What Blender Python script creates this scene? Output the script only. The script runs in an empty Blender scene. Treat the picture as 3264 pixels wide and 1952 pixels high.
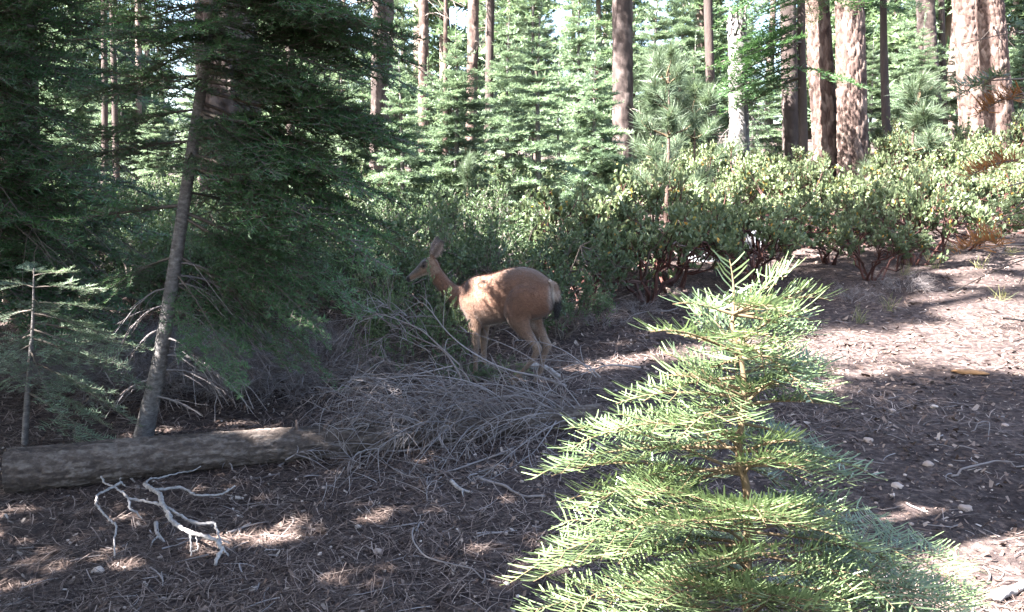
import bpy, bmesh, math, random
import numpy as np
from mathutils import Vector, Matrix

# ------------------------------------------------------------------ camera, sky, sun, exposure
SC = bpy.context.scene
COL = SC.collection
rad = math.radians
W, Hh, F = 1024.0, 612.0, 853.0
CAM_Z = 1.5
PITCH = math.atan((306 - 183) / F)
cd = bpy.data.cameras.new('camera')
cd.sensor_width = 36.0
cd.lens = 36.0 * F / W
cd.clip_start = 0.05
cd.clip_end = 2000
cam = bpy.data.objects.new('camera', cd)
COL.objects.link(cam)
cam.location = (0, 0, CAM_Z)
cam.rotation_euler = (math.pi / 2 - PITCH, 0, 0)
SC.camera = cam

EL = rad(50)
SH = np.array([-0.90, -0.436])
SH /= np.linalg.norm(SH)
SUN = np.array([SH[0] * math.cos(EL), SH[1] * math.cos(EL), math.sin(EL)])   # towards the sun
world = bpy.data.worlds.new('World')
SC.world = world
world.use_nodes = True
nt = world.node_tree
sky = nt.nodes.new('ShaderNodeTexSky')
sky.sky_type = 'NISHITA'
sky.sun_disc = False
sky.sun_elevation = EL
sky.sun_rotation = math.atan2(SUN[0], SUN[1])
sky.air_density = 1.0
sky.dust_density = 2.5
bg = nt.nodes['Background']
bg.inputs['Strength'].default_value = 0.050
nt.links.new(sky.outputs[0], bg.inputs[0])
sd = bpy.data.lights.new('sun', 'SUN')
sd.energy = 5.0
sd.angle = rad(0.53)
sd.color = (1.0, 0.975, 0.955)
so = bpy.data.objects.new('sun', sd)
COL.objects.link(so)
so.rotation_euler = Vector(SUN).to_track_quat('Z', 'Y').to_euler()
SC.view_settings.view_transform = 'Standard'
SC.view_settings.look = 'None'
SC.view_settings.gamma = 1.0
SC.view_settings.use_curve_mapping = False
SC.view_settings.exposure = 4.05
SC.cycles.max_bounces = 6
SC.cycles.diffuse_bounces = 4
SC.cycles.transmission_bounces = 4
SC.cycles.glossy_bounces = 2
SC.cycles.use_denoising = True

# ------------------------------------------------------------------ numeric helpers
RNG = np.random.default_rng(7)


def _hash(ix, iy, seed):
    h = (ix.astype(np.int64) * 374761393 + iy.astype(np.int64) * 668265263 + seed * 974711) & 0x7fffffff
    h = ((h ^ (h >> 13)) * 1274126177) & 0x7fffffff
    return ((h ^ (h >> 16)) & 0xffff) / 65535.0


def vnoise(x, y, seed=0):
    x = np.asarray(x, float)
    y = np.asarray(y, float)
    ix = np.floor(x)
    iy = np.floor(y)
    fx = x - ix
    fy = y - iy
    fx = fx * fx * (3 - 2 * fx)
    fy = fy * fy * (3 - 2 * fy)
    a = _hash(ix, iy, seed)
    b = _hash(ix + 1, iy, seed)
    c = _hash(ix, iy + 1, seed)
    d = _hash(ix + 1, iy + 1, seed)
    return (a * (1 - fx) + b * fx) * (1 - fy) + (c * (1 - fx) + d * fx) * fy - 0.5


def sp(t, k=0.6):
    return 0.5 * (t + np.sqrt(t * t + k))


def H(x, y):
    x = np.asarray(x, float)
    y = np.asarray(y, float)
    s = np.clip(0.086 + 0.0022 * x, 0.035, 0.15)
    d = sp(y - 6.5)
    d = d - 0.55 * sp(d - 24, 4)
    h = s * d
    h = h + 0.10 * vnoise(x * 0.45, y * 0.45, 1) * np.clip((np.hypot(x, y) - 1) / 4, 0, 1) + 0.035 * vnoise(x * 1.7, y * 1.7, 2)
    return h


Hf = lambda x, y: float(H(np.array([x]), np.array([y]))[0])
FW = np.array([0, math.cos(PITCH), -math.sin(PITCH)])
UPV = np.array([0, math.sin(PITCH), math.cos(PITCH)])
CAMP = np.array([0, 0, CAM_Z])


def ray(u, v):
    return np.array([1.0, 0, 0]) * ((u - 512) / F) + UPV * ((306 - v) / F) + FW


def at(u, v, Y):
    """point at world depth Y seen through pixel (u, v)"""
    d = ray(u, v)
    return CAMP + d * (Y / d[1])


def gp(u, v, dz=0.0):
    """where the ray of pixel (u, v) meets the ground (raised by dz)"""
    d = ray(u, v)
    t = np.geomspace(0.5, 150, 260)
    for _ in range(3):
        P = CAMP + d * t[:, None]
        i = int(np.argmax(P[:, 2] < H(P[:, 0], P[:, 1]) + dz))
        i = max(i, 1)
        t = np.linspace(t[i - 1], t[i], 24)
    return CAMP + d * t[12]


def proj(P):
    P = np.atleast_2d(P) - CAMP
    z = P @ FW
    return np.stack([512 + F * P[:, 0] / z, 306 - F * (P @ UPV) / z], 1), z


def nrm(a):
    return a / np.maximum(np.linalg.norm(a, axis=-1, keepdims=True), 1e-9)


# ------------------------------------------------------------------ mesh builder
class MB:
    def __init__(s):
        s.c = []          # chunks: V, F, rnd, mat

    def add(s, V, Fc, rnd=0.5, mat=0):
        V = np.asarray(V, float).reshape(-1, 3)
        Fc = np.asarray(Fc, np.int64)
        r = np.broadcast_to(np.asarray(rnd, float), (len(V),)).copy()
        if len(V) and len(Fc):
            s.c.append((V, Fc, r, mat))
        return s

    def put(s, other, M=None, t=None, sc=1.0, rshift=0.0):
        for V, Fc, r, m in other.c:
            V2 = V * sc
            if M is not None:
                V2 = V2 @ M.T
            if t is not None:
                V2 = V2 + t
            s.c.append((V2, Fc, np.clip(r + rshift, 0, 1), m))

    def mesh(s, name, mats, smooth=True):
        me = bpy.data.meshes.new(name)
        Vs, L, St, Mi, R = [], [], [], [], []
        off = 0
        lo = 0
        for V, Fc, r, m in s.c:
            k = Fc.shape[1]
            Vs.append(V)
            R.append(r)
            L.append((Fc + off).ravel())
            St.append(lo + np.arange(len(Fc)) * k)
            Mi.append(np.full(len(Fc), m))
            off += len(V)
            lo += Fc.size
        V = np.concatenate(Vs)
        L = np.concatenate(L)
        St = np.concatenate(St)
        Mi = np.concatenate(Mi)
        me.vertices.add(len(V))
        me.vertices.foreach_set('co', V.astype(np.float32).ravel())
        me.loops.add(len(L))
        me.loops.foreach_set('vertex_index', L.astype(np.int32))
        me.polygons.add(len(St))
        me.polygons.foreach_set('loop_start', St.astype(np.int32))
        me.polygons.foreach_set('material_index', Mi.astype(np.int32))
        me.polygons.foreach_set('use_smooth', np.full(len(St), smooth))
        at_ = me.attributes.new('rnd', 'FLOAT', 'POINT')
        at_.data.foreach_set('value', np.concatenate(R).astype(np.float32))
        for m in mats:
            me.materials.append(m)
        me.update(calc_edges=True)
        return me

    def build(s, name, mats, parent=None, smooth=True, loc=None):
        o = bpy.data.objects.new(name, s.mesh(name, mats if isinstance(mats, (list, tuple)) else [mats], smooth))
        COL.objects.link(o)
        if loc is not None:
            o.location = loc
        if parent is not None:
            o.parent = parent
        return o

    def tris(s):
        return sum(len(f) * (f.shape[1] - 2) for _, f, _, _ in s.c)


def link_mesh(name, me, parent=None, loc=None):
    o = bpy.data.objects.new(name, me)
    COL.objects.link(o)
    if parent is not None:
        o.parent = parent
    if loc is not None:
        o.location = loc
    return o


def tag(o, label=None, cat=None, group=None, kind=None):
    if label:
        o['label'] = label
    if cat:
        o['category'] = cat
    if group:
        o['group'] = group
    if kind:
        o['kind'] = kind
    return o


def empty(name, loc=(0, 0, 0), rz=0.0):
    o = bpy.data.objects.new(name, None)
    COL.objects.link(o)
    o.location = [float(c) for c in loc]
    o.rotation_euler = (0, 0, rz)
    o.empty_display_size = 0.1
    return o


def copy_tree(o, parent=None):
    c = o.copy()
    COL.objects.link(c)
    c.parent = parent
    for ch in o.children:
        copy_tree(ch, c)
    return c


def tubes(mb, P, R, n=5, rnd=0.5, mat=0, flat=None):
    """m tubes of k points each: P (m,k,3), R (m,k)"""
    P = np.asarray(P, float)
    R = np.asarray(R, float)
    if P.ndim == 2:
        P = P[None]
        R = np.broadcast_to(R, P.shape[:2])
    m, k, _ = P.shape
    R = np.broadcast_to(R, (m, k))
    T = nrm(np.gradient(P, axis=1))
    mean = nrm(P[:, -1] - P[:, 0])
    ref = np.where((np.abs(mean[:, 2:3]) > 0.8), np.array([[1.0, 0, 0]]), np.array([[0, 0, 1.0]]))
    S = nrm(np.cross(T, ref[:, None, :]))
    U = np.cross(S, T)
    a = np.arange(n) * 2 * np.pi / n
    V = P[:, :, None, :] + R[:, :, None, None] * (S[:, :, None, :] * np.cos(a)[None, None, :, None] + U[:, :, None, :] * np.sin(a)[None, None, :, None])
    idx = np.arange(m * k * n).reshape(m, k, n)
    a0 = idx[:, :-1, :]
    b0 = idx[:, 1:, :]
    Fc = np.stack([a0, np.roll(a0, -1, 2), np.roll(b0, -1, 2), b0], -1).reshape(-1, 4)
    r = np.asarray(rnd, float)
    if r.ndim == 1:
        r = np.repeat(r, k * n)
    mb.add(V.reshape(-1, 3), Fc, r, mat)
    return mb


def capped(mb, path, radii, n, rnd=0.5, mat=0):
    """one tube with a blunt closed tip and base"""
    path = np.asarray(path, float)
    radii = np.asarray(radii, float)
    t0 = nrm(path[0] - path[1])
    t1 = nrm(path[-1] - path[-2])
    P = np.vstack([path[0] + t0 * radii[0] * .02, path, path[-1] + t1 * radii[-1] * .3])
    R = np.concatenate([[radii[0] * .05], radii, [radii[-1] * .05]])
    return tubes(mb, P[None], R[None], n, rnd, mat)


def smooth_path(pts, n):
    """Catmull-Rom through the points"""
    p = np.asarray(pts, float)
    if len(p) == 2:
        t = np.linspace(0, 1, n)[:, None]
        return p[0] * (1 - t) + p[1] * t
    q = np.vstack([2 * p[0] - p[1], p, 2 * p[-1] - p[-2]])
    s = np.linspace(0, len(p) - 1 - 1e-6, n)
    i = s.astype(int)
    t = (s - i)[:, None]
    a, b, c, d = q[i], q[i + 1], q[i + 2], q[i + 3]
    return 0.5 * (2 * b + (c - a) * t + (2 * a - 5 * b + 4 * c - d) * t ** 2 + (3 * b - a - 3 * c + d) * t ** 3)


def needles(mb, P, N, Wv, L, Wd, rnd, mat, seg=1, bend=None):
    """flat blades from P along N; seg 1 = one triangle, seg 2 = bent blade of three triangles"""
    m = len(P)
    L = np.broadcast_to(L, (m,))[:, None]
    Wd = np.broadcast_to(Wd, (m,))[:, None] * 0.5
    if seg == 1:
        V = np.stack([P - Wv * Wd, P + Wv * Wd, P + N * L], 1)
        Fc = np.arange(m * 3).reshape(m, 3)
        mb.add(V.reshape(-1, 3), Fc, np.repeat(rnd, 3), mat)
    else:
        b = bend if bend is not None else np.zeros((m, 3))
        M1 = P + N * L * .55 + b * L * .10
        T = P + N * L + b * L * .38
        V = np.stack([P - Wv * Wd * .7, P + Wv * Wd * .7, M1 - Wv * Wd, M1 + Wv * Wd, T - Wv * Wd * .55, T + Wv * Wd * .55], 1)
        i = np.arange(m)[:, None] * 6
        Fc = np.concatenate([i + np.array([[0, 1, 3, 2]]), i + np.array([[2, 3, 5, 4]])])
        mb.add(V.reshape(-1, 3), Fc, np.repeat(rnd, 6), mat)


def frame(d, up=(0, 0, 1), roll=0.0):
    """rotation whose columns are X=d, Y=lateral, Z=up"""
    x = nrm(np.asarray(d, float))
    y = np.cross(np.asarray(up, float), x)
    if np.linalg.norm(y) < 1e-3:
        y = np.array([0, 1.0, 0])
    y = nrm(y)
    z = np.cross(x, y)
    if roll:
        c, s = math.cos(roll), math.sin(roll)
        y, z = y * c + z * s, z * c - y * s
    return np.stack([x, y, z], 1)


# ------------------------------------------------------------------ materials
def new_mat(name):
    m = bpy.data.materials.new(name)
    m.use_nodes = True
    t = m.node_tree
    for n in list(t.nodes):
        t.nodes.remove(n)
    out = t.nodes.new('ShaderNodeOutputMaterial')
    return m, t, out


def nd(t, typ, **kw):
    n = t.nodes.new(typ)
    for k, v in kw.items():
        setattr(n, k, v)
    return n


def ramp(t, src, stops):
    r = nd(t, 'ShaderNodeValToRGB')
    e = r.color_ramp.elements
    while len(e) > 1:
        e.remove(e[-1])
    e[0].position = stops[0][0]
    e[0].color = (*stops[0][1], 1)
    for p, c in stops[1:]:
        x = e.new(p)
        x.color = (*c, 1)
    t.links.new(src, r.inputs[0])
    return r


def leaf_mat(name, stops, rough=0.5, transl=0.3, tcol=1.4, ovar=0.25, spec=0.4):
    m, t, out = new_mat(name)
    a = nd(t, 'ShaderNodeAttribute', attribute_name='rnd')
    r = ramp(t, a.outputs['Fac'], stops)
    oi = nd(t, 'ShaderNodeObjectInfo')
    hs = nd(t, 'ShaderNodeHueSaturation')
    mr = nd(t, 'ShaderNodeMapRange')
    mr.inputs['To Min'].default_value = 1 - ovar
    mr.inputs['To Max'].default_value = 1 + ovar
    t.links.new(oi.outputs['Random'], mr.inputs['Value'])
    t.links.new(mr.outputs[0], hs.inputs['Value'])
    t.links.new(r.outputs[0], hs.inputs['Color'])
    p = nd(t, 'ShaderNodeBsdfPrincipled')
    p.inputs['Roughness'].default_value = rough
    p.inputs['Specular IOR Level'].default_value = spec
    t.links.new(hs.outputs[0], p.inputs['Base Color'])
    if transl > 0:
        tr = nd(t, 'ShaderNodeBsdfTranslucent')
        mu = nd(t, 'ShaderNodeMix', data_type='RGBA', blend_type='MULTIPLY')
        mu.inputs[0].default_value = 1
        mu.inputs[7].default_value = (tcol * 1.0, tcol * 1.02, tcol * .82, 1)
        t.links.new(hs.outputs[0], mu.inputs[6])
        t.links.new(mu.outputs[2], tr.inputs['Color'])
        mx = nd(t, 'ShaderNodeMixShader')
        mx.inputs[0].default_value = transl
        t.links.new(p.outputs[0], mx.inputs[1])
        t.links.new(tr.outputs[0], mx.inputs[2])
        t.links.new(mx.outputs[0], out.inputs[0])
    else:
        t.links.new(p.outputs[0], out.inputs[0])
    return m


def bark_mat(name, c_dark, c_mid, c_light, scale=(9, 9, 2.0), bump=0.6, rough=0.9, attr=0.6, fine=60):
    m, t, out = new_mat(name)
    tc = nd(t, 'ShaderNodeTexCoord')
    mp = nd(t, 'ShaderNodeMapping')
    mp.inputs['Scale'].default_value = scale
    t.links.new(tc.outputs['Object'], mp.inputs[0])
    n1 = nd(t, 'ShaderNodeTexNoise')
    n1.inputs['Scale'].default_value = 1.6
    n1.inputs['Detail'].default_value = 6
    n1.inputs['Roughness'].default_value = 0.65
    t.links.new(mp.outputs[0], n1.inputs['Vector'])
    a = nd(t, 'ShaderNodeAttribute', attribute_name='rnd')
    ad = nd(t, 'ShaderNodeMix', data_type='FLOAT')
    ad.inputs[0].default_value = attr
    t.links.new(n1.outputs['Fac'], ad.inputs[2])
    t.links.new(a.outputs['Fac'], ad.inputs[3])
    r = ramp(t, ad.outputs[0], [(0.25, c_dark), (0.5, c_mid), (0.78, c_light)])
    n2 = nd(t, 'ShaderNodeTexNoise')
    n2.inputs['Scale'].default_value = fine
    n2.inputs['Detail'].default_value = 3
    t.links.new(tc.outputs['Object'], n2.inputs['Vector'])
    mm = nd(t, 'ShaderNodeMath', operation='MULTIPLY_ADD')
    mm.inputs[1].default_value = 0.35
    t.links.new(n2.outputs['Fac'], mm.inputs[0])
    t.links.new(n1.outputs['Fac'], mm.inputs[2])
    b = nd(t, 'ShaderNodeBump')
    b.inputs['Strength'].default_value = bump
    b.inputs['Distance'].default_value = 0.02
    t.links.new(mm.outputs[0], b.inputs['Height'])
    p = nd(t, 'ShaderNodeBsdfPrincipled')
    p.inputs['Roughness'].default_value = rough
    p.inputs['Specular IOR Level'].default_value = 0.2
    t.links.new(r.outputs[0], p.inputs['Base Color'])
    t.links.new(b.outputs[0], p.inputs['Normal'])
    t.links.new(p.outputs[0], out.inputs[0])
    return m


def attr_mat(name, stops, rough=0.85, noise=0.0, nscale=30, bump=0.0, spec=0.2):
    m, t, out = new_mat(name)
    a = nd(t, 'ShaderNodeAttribute', attribute_name='rnd')
    src = a.outputs['Fac']
    tc = nd(t, 'ShaderNodeTexCoord')
    n = nd(t, 'ShaderNodeTexNoise')
    n.inputs['Scale'].default_value = nscale
    n.inputs['Detail'].default_value = 4
    t.links.new(tc.outputs['Object'], n.inputs['Vector'])
    if noise:
        mx = nd(t, 'ShaderNodeMix', data_type='FLOAT')
        mx.inputs[0].default_value = noise
        t.links.new(src, mx.inputs[2])
        t.links.new(n.outputs['Fac'], mx.inputs[3])
        src = mx.outputs[0]
    r = ramp(t, src, stops)
    p = nd(t, 'ShaderNodeBsdfPrincipled')
    p.inputs['Roughness'].default_value = rough
    p.inputs['Specular IOR Level'].default_value = spec
    if bump:
        b = nd(t, 'ShaderNodeBump')
        b.inputs['Strength'].default_value = bump
        b.inputs['Distance'].default_value = 0.01
        t.links.new(n.outputs['Fac'], b.inputs['Height'])
        t.links.new(b.outputs[0], p.inputs['Normal'])
    t.links.new(r.outputs[0], p.inputs['Base Color'])
    t.links.new(p.outputs[0], out.inputs[0])
    return m


M = {}
M['fir_near'] = leaf_mat('sapling_needles', [(0, (.030, .048, .026)), (.35, (.085, .122, .056)), (.75, (.180, .230, .105)), (1, (.30, .345, .175))], rough=.30, transl=.25, spec=.8, ovar=.0)  # dark low end: older inner needles, also painting in the shaded gaps
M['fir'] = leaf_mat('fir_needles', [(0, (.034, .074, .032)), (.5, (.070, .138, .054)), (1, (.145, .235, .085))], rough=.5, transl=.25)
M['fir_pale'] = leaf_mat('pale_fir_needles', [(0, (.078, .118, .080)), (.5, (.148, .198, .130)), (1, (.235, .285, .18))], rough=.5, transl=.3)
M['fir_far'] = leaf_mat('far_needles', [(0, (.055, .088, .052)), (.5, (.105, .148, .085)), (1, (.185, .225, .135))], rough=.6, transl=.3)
M['pine'] = leaf_mat('pine_needles', [(0, (.05, .08, .048)), (.5, (.09, .128, .075)), (1, (.155, .19, .115))], rough=.5, transl=.25)
M['dead_needle'] = leaf_mat('dead_orange_needles', [(0, (.16, .06, .02)), (.5, (.30, .13, .045)), (1, (.40, .20, .08))], rough=.6, transl=.3, tcol=1.0)
M['manz'] = leaf_mat('manzanita_leaf', [(0, (.060, .082, .040)), (.5, (.112, .140, .070)), (.88, (.180, .205, .108)), (.93, (.30, .24, .05)), (1, (.40, .20, .05))], rough=.5, transl=.25, spec=.3)
M['cean'] = leaf_mat('shrub_leaf', [(0, (.046, .076, .038)), (.5, (.086, .124, .058)), (1, (.155, .195, .088))], rough=.5, transl=.3)
M['twig_green'] = attr_mat('fir_twig', [(0, (.075, .052, .034)), (1, (.17, .12, .065))])
M['twig'] = attr_mat('grey_twig', [(0, (.07, .055, .045)), (1, (.17, .14, .12))])
M['manz_stem'] = attr_mat('manzanita_stem', [(0, (.035, .014, .012)), (.7, (.080, .034, .027)), (1, (.16, .12, .11))], rough=.6)
M['bark_pine'] = bark_mat('pine_bark', (.033, .021, .018), (.098, .064, .053), (.195, .148, .124), scale=(11, 11, 3.2), attr=.5, bump=1.0)
M['bark_dark'] = bark_mat('dark_bark', (.028, .020, .018), (.058, .042, .037), (.105, .082, .074), scale=(9, 9, 2.2))
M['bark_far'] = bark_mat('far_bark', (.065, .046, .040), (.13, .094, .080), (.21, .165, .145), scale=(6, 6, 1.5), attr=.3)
M['bark_grey'] = bark_mat('grey_fir_bark', (.04, .034, .032), (.125, .113, .107), (.27, .25, .24), scale=(16, 16, 34), bump=.7, attr=.12)
M['bark_log'] = bark_mat('log_bark', (.03, .024, .021), (.085, .066, .056), (.23, .195, .17), scale=(16, 30, 30), bump=1.0, attr=.3)
M['snag'] = bark_mat('snag_wood', (.04, .034, .032), (.12, .105, .10), (.28, .262, .25), scale=(14, 14, 1.6), bump=.5, attr=.5)
M['deadwood'] = attr_mat('bleached_wood', [(0.2, (.10, .085, .078)), (.5, (.25, .228, .215)), (.8, (.42, .395, .38))], noise=.8, nscale=60, bump=.8)
M['brush'] = attr_mat('dead_branch_bark', [(0, (.075, .042, .028)), (.35, (.13, .108, .102)), (1, (.30, .275, .272))], noise=.35, nscale=9, bump=.2)
M['stone'] = attr_mat('pebble_stone', [(0, (.20, .15, .125)), (.5, (.34, .27, .23)), (1, (.55, .49, .44))], noise=.4, nscale=25, bump=.5)
M['granite'] = attr_mat('granite', [(.3, (.12, .12, .13)), (.5, (.24, .24, .25)), (.7, (.34, .34, .345))], noise=.85, nscale=14, bump=.6)
M['litter'] = attr_mat('fallen_needles', [(0, (.034, .024, .021)), (.4, (.078, .054, .045)), (.75, (.145, .105, .088)), (1, (.26, .205, .178))], rough=.7)
M['chip'] = attr_mat('bark_chip', [(0, (.045, .030, .025)), (.5, (.115, .078, .062)), (.85, (.20, .150, .122)), (1, (.36, .30, .255))], rough=.85)
M['cutwood'] = attr_mat('weathered_cut_wood', [(0, (.16, .11, .075)), (1, (.38, .29, .20))], noise=.7, nscale=20, bump=.4)
M['slab'] = attr_mat('orange_bark_slab', [(0, (.14, .070, .032)), (1, (.30, .17, .08))], noise=.6, nscale=30, bump=.5)
M['grass'] = leaf_mat('dry_grass', [(0, (.10, .12, .04)), (1, (.30, .27, .12))], rough=.6, transl=.3)


def ground_mat():
    m, t, out = new_mat('forest_soil')
    tc = nd(t, 'ShaderNodeTexCoord')

    def noise(sc, det=5, rg=.6):
        n = nd(t, 'ShaderNodeTexNoise')
        n.inputs['Scale'].default_value = sc
        n.inputs['Detail'].default_value = det
        n.inputs['Roughness'].default_value = rg
        t.links.new(tc.outputs['Object'], n.inputs['Vector'])
        return n
    a = noise(.9)
    b = noise(14, 8, .75)
    c = noise(90, 4, .7)
    v = nd(t, 'ShaderNodeTexVoronoi')
    v.inputs['Scale'].default_value = 38
    t.links.new(tc.outputs['Object'], v.inputs['Vector'])
    r1 = ramp(t, b.outputs['Fac'], [(.28, (.026, .0205, .021)), (.48, (.058, .0455, .044)), (.62, (.112, .091, .087)), (.8, (.25, .215, .205))])
    r2 = ramp(t, a.outputs['Fac'], [(.35, (.75, .70, .68)), (.65, (1.25, 1.2, 1.15))])
    mu = nd(t, 'ShaderNodeMix', data_type='RGBA', blend_type='MULTIPLY')
    mu.inputs[0].default_value = 1
    t.links.new(r1.outputs[0], mu.inputs[6])
    t.links.new(r2.outputs[0], mu.inputs[7])
    sep = nd(t, 'ShaderNodeSeparateColor')
    t.links.new(v.outputs['Color'], sep.inputs[0])
    r3 = ramp(t, sep.outputs[0], [(.0, (.55, .5, .48)), (.5, (.95, .95, .95)), (.9, (1.25, 1.2, 1.1)), (1, (1.9, 1.8, 1.6))])
    mu2 = nd(t, 'ShaderNodeMix', data_type='RGBA', blend_type='MULTIPLY')
    mu2.inputs[0].default_value = .8
    t.links.new(mu.outputs[2], mu2.inputs[6])
    t.links.new(r3.outputs[0], mu2.inputs[7])
    s1 = nd(t, 'ShaderNodeMath', operation='ADD')
    t.links.new(b.outputs['Fac'], s1.inputs[0])
    t.links.new(c.outputs['Fac'], s1.inputs[1])
    s2 = nd(t, 'ShaderNodeMath', operation='ADD')
    t.links.new(s1.outputs[0], s2.inputs[0])
    t.links.new(sep.outputs[1], s2.inputs[1])
    bp = nd(t, 'ShaderNodeBump')
    bp.inputs['Strength'].default_value = .9
    bp.inputs['Distance'].default_value = .018
    t.links.new(s2.outputs[0], bp.inputs['Height'])
    p = nd(t, 'ShaderNodeBsdfPrincipled')
    p.inputs['Roughness'].default_value = .95
    p.inputs['Specular IOR Level'].default_value = .1
    t.links.new(mu2.outputs[2], p.inputs['Base Color'])
    t.links.new(bp.outputs[0], p.inputs['Normal'])
    t.links.new(p.outputs[0], out.inputs[0])
    return m


M['ground'] = ground_mat()

# ------------------------------------------------------------------ ground sheet
def axis(lo, hi, a, b, step):
    mid = np.arange(a, b + 1e-6, step)
    l, r = [], []
    s, p = step, a
    while p > lo:
        s = min(s * 1.14, 9)
        p -= s
        l.append(p)
    s, p = step, b
    while p < hi:
        s = min(s * 1.14, 9)
        p += s
        r.append(p)
    return np.concatenate([l[::-1], mid, r])


gx = axis(-160, 160, -4.4, 6.0, 0.045)
gy = axis(-40, 220, 2.4, 9.0, 0.045)
GX, GY = np.meshgrid(gx, gy)
fine = np.clip((12 - GY) / 4, 0, 1)
GZ = H(GX, GY) + fine * (0.018 * vnoise(GX * 7, GY * 7, 5) + 0.012 * vnoise(GX * 17, GY * 17, 6)) - .004
V = np.stack([GX, GY, GZ], -1).reshape(-1, 3)
ny, nx = GX.shape
I = np.arange(nx * ny).reshape(ny, nx)
Fq = np.stack([I[:-1, :-1], I[:-1, 1:], I[1:, 1:], I[1:, :-1]], -1).reshape(-1, 4)
g = MB().add(V, Fq).build('ground', [M['ground']])
tag(g, 'brown forest floor of soil and dry needles rising to the back', 'ground', kind='structure')


def HG(x, y):
    """surface of the ground sheet, with its small bumps"""
    x = np.asarray(x, float)
    y = np.asarray(y, float)
    f = np.clip((12 - y) / 4, 0, 1)
    return H(x, y) + f * (0.018 * vnoise(x * 7, y * 7, 5) + 0.012 * vnoise(x * 17, y * 17, 6)) - .004


HGf = lambda x, y: float(HG(np.array([x]), np.array([y]))[0])

# ------------------------------------------------------------------ where sunlight gets through the canopy: (point, radius)
LIT = []


def lit_px(u, v, r, dz=0.0):
    LIT.append((gp(u, v) + np.array([0, 0, dz]), r))


for u, v, r in [(800, 352, .28), (835, 348, .42), (875, 345, .5), (920, 345, .5), (965, 338, .6), (1010, 345, .65), (1000, 312, .6), (955, 300, .35),
                (985, 280, .4), (1010, 262, .5), (955, 268, .4), (890, 368, .22), (850, 372, .2), (600, 362, .25), (640, 352, .3), (575, 372, .15), (690, 352, .25),
                (735, 345, .3), (945, 530, .25), (1000, 545, .3), (960, 580, .3), (1010, 600, .3), (900, 570, .2), (905, 510, .15), (500, 505, .16), (540, 520, .16), (470, 545, .1),
                (300, 528, .11), (268, 540, .07), (8, 512, .10), (520, 590, .1), (560, 560, .12), (215, 545, .06), (345, 585, .07),
                (150, 590, .06), (380, 520, .06), (620, 600, .2), (850, 590, .2), (30, 590, .05)]:
    lit_px(u, v, r if r > .24 else r * .45)


def lit_filter(mb, soft=0.25, seed=1):
    """open the crown along the sun's rays that reach the sunlit spots"""
    rng = np.random.default_rng(seed)
    out = MB()
    e1 = nrm(np.cross(SUN, [0, 0, 1.0]))
    e2 = np.cross(SUN, e1)
    groups = {}
    for V, Fc, r, m in mb.c:
        groups.setdefault((m, Fc.shape[1]), []).append((V, Fc, r))
    for (m, k), lst in groups.items():
        off = np.cumsum([0] + [len(v[0]) for v in lst])
        V = np.concatenate([v[0] for v in lst])
        Fc = np.concatenate([v[1] + o for v, o in zip(lst, off)])
        r = np.concatenate([v[2] for v in lst])
        C = V[Fc[:, 0]] * .5 + V[Fc[:, 2]] * .5
        a, b, t = (C @ e1).astype(np.float32), (C @ e2).astype(np.float32), (C @ SUN).astype(np.float32)
        jit = (1 + soft * (rng.random(len(Fc)) - .5) * 2).astype(np.float32) ** -2
        kill = np.zeros(len(Fc), bool)
        for q, rq in LIT:
            kill |= (((a - q @ e1) ** 2 + (b - q @ e2) ** 2) * jit < (rq + .06) ** 2) & (t > q @ SUN + .5)
        keep = ~kill
        if keep.any():
            Fk = Fc[keep]
            used = np.unique(Fk)
            mp = np.zeros(len(V), np.int64)
            mp[used] = np.arange(len(used))
            out.c.append((V[used], mp[Fk], r[used], m))
    return out


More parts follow.
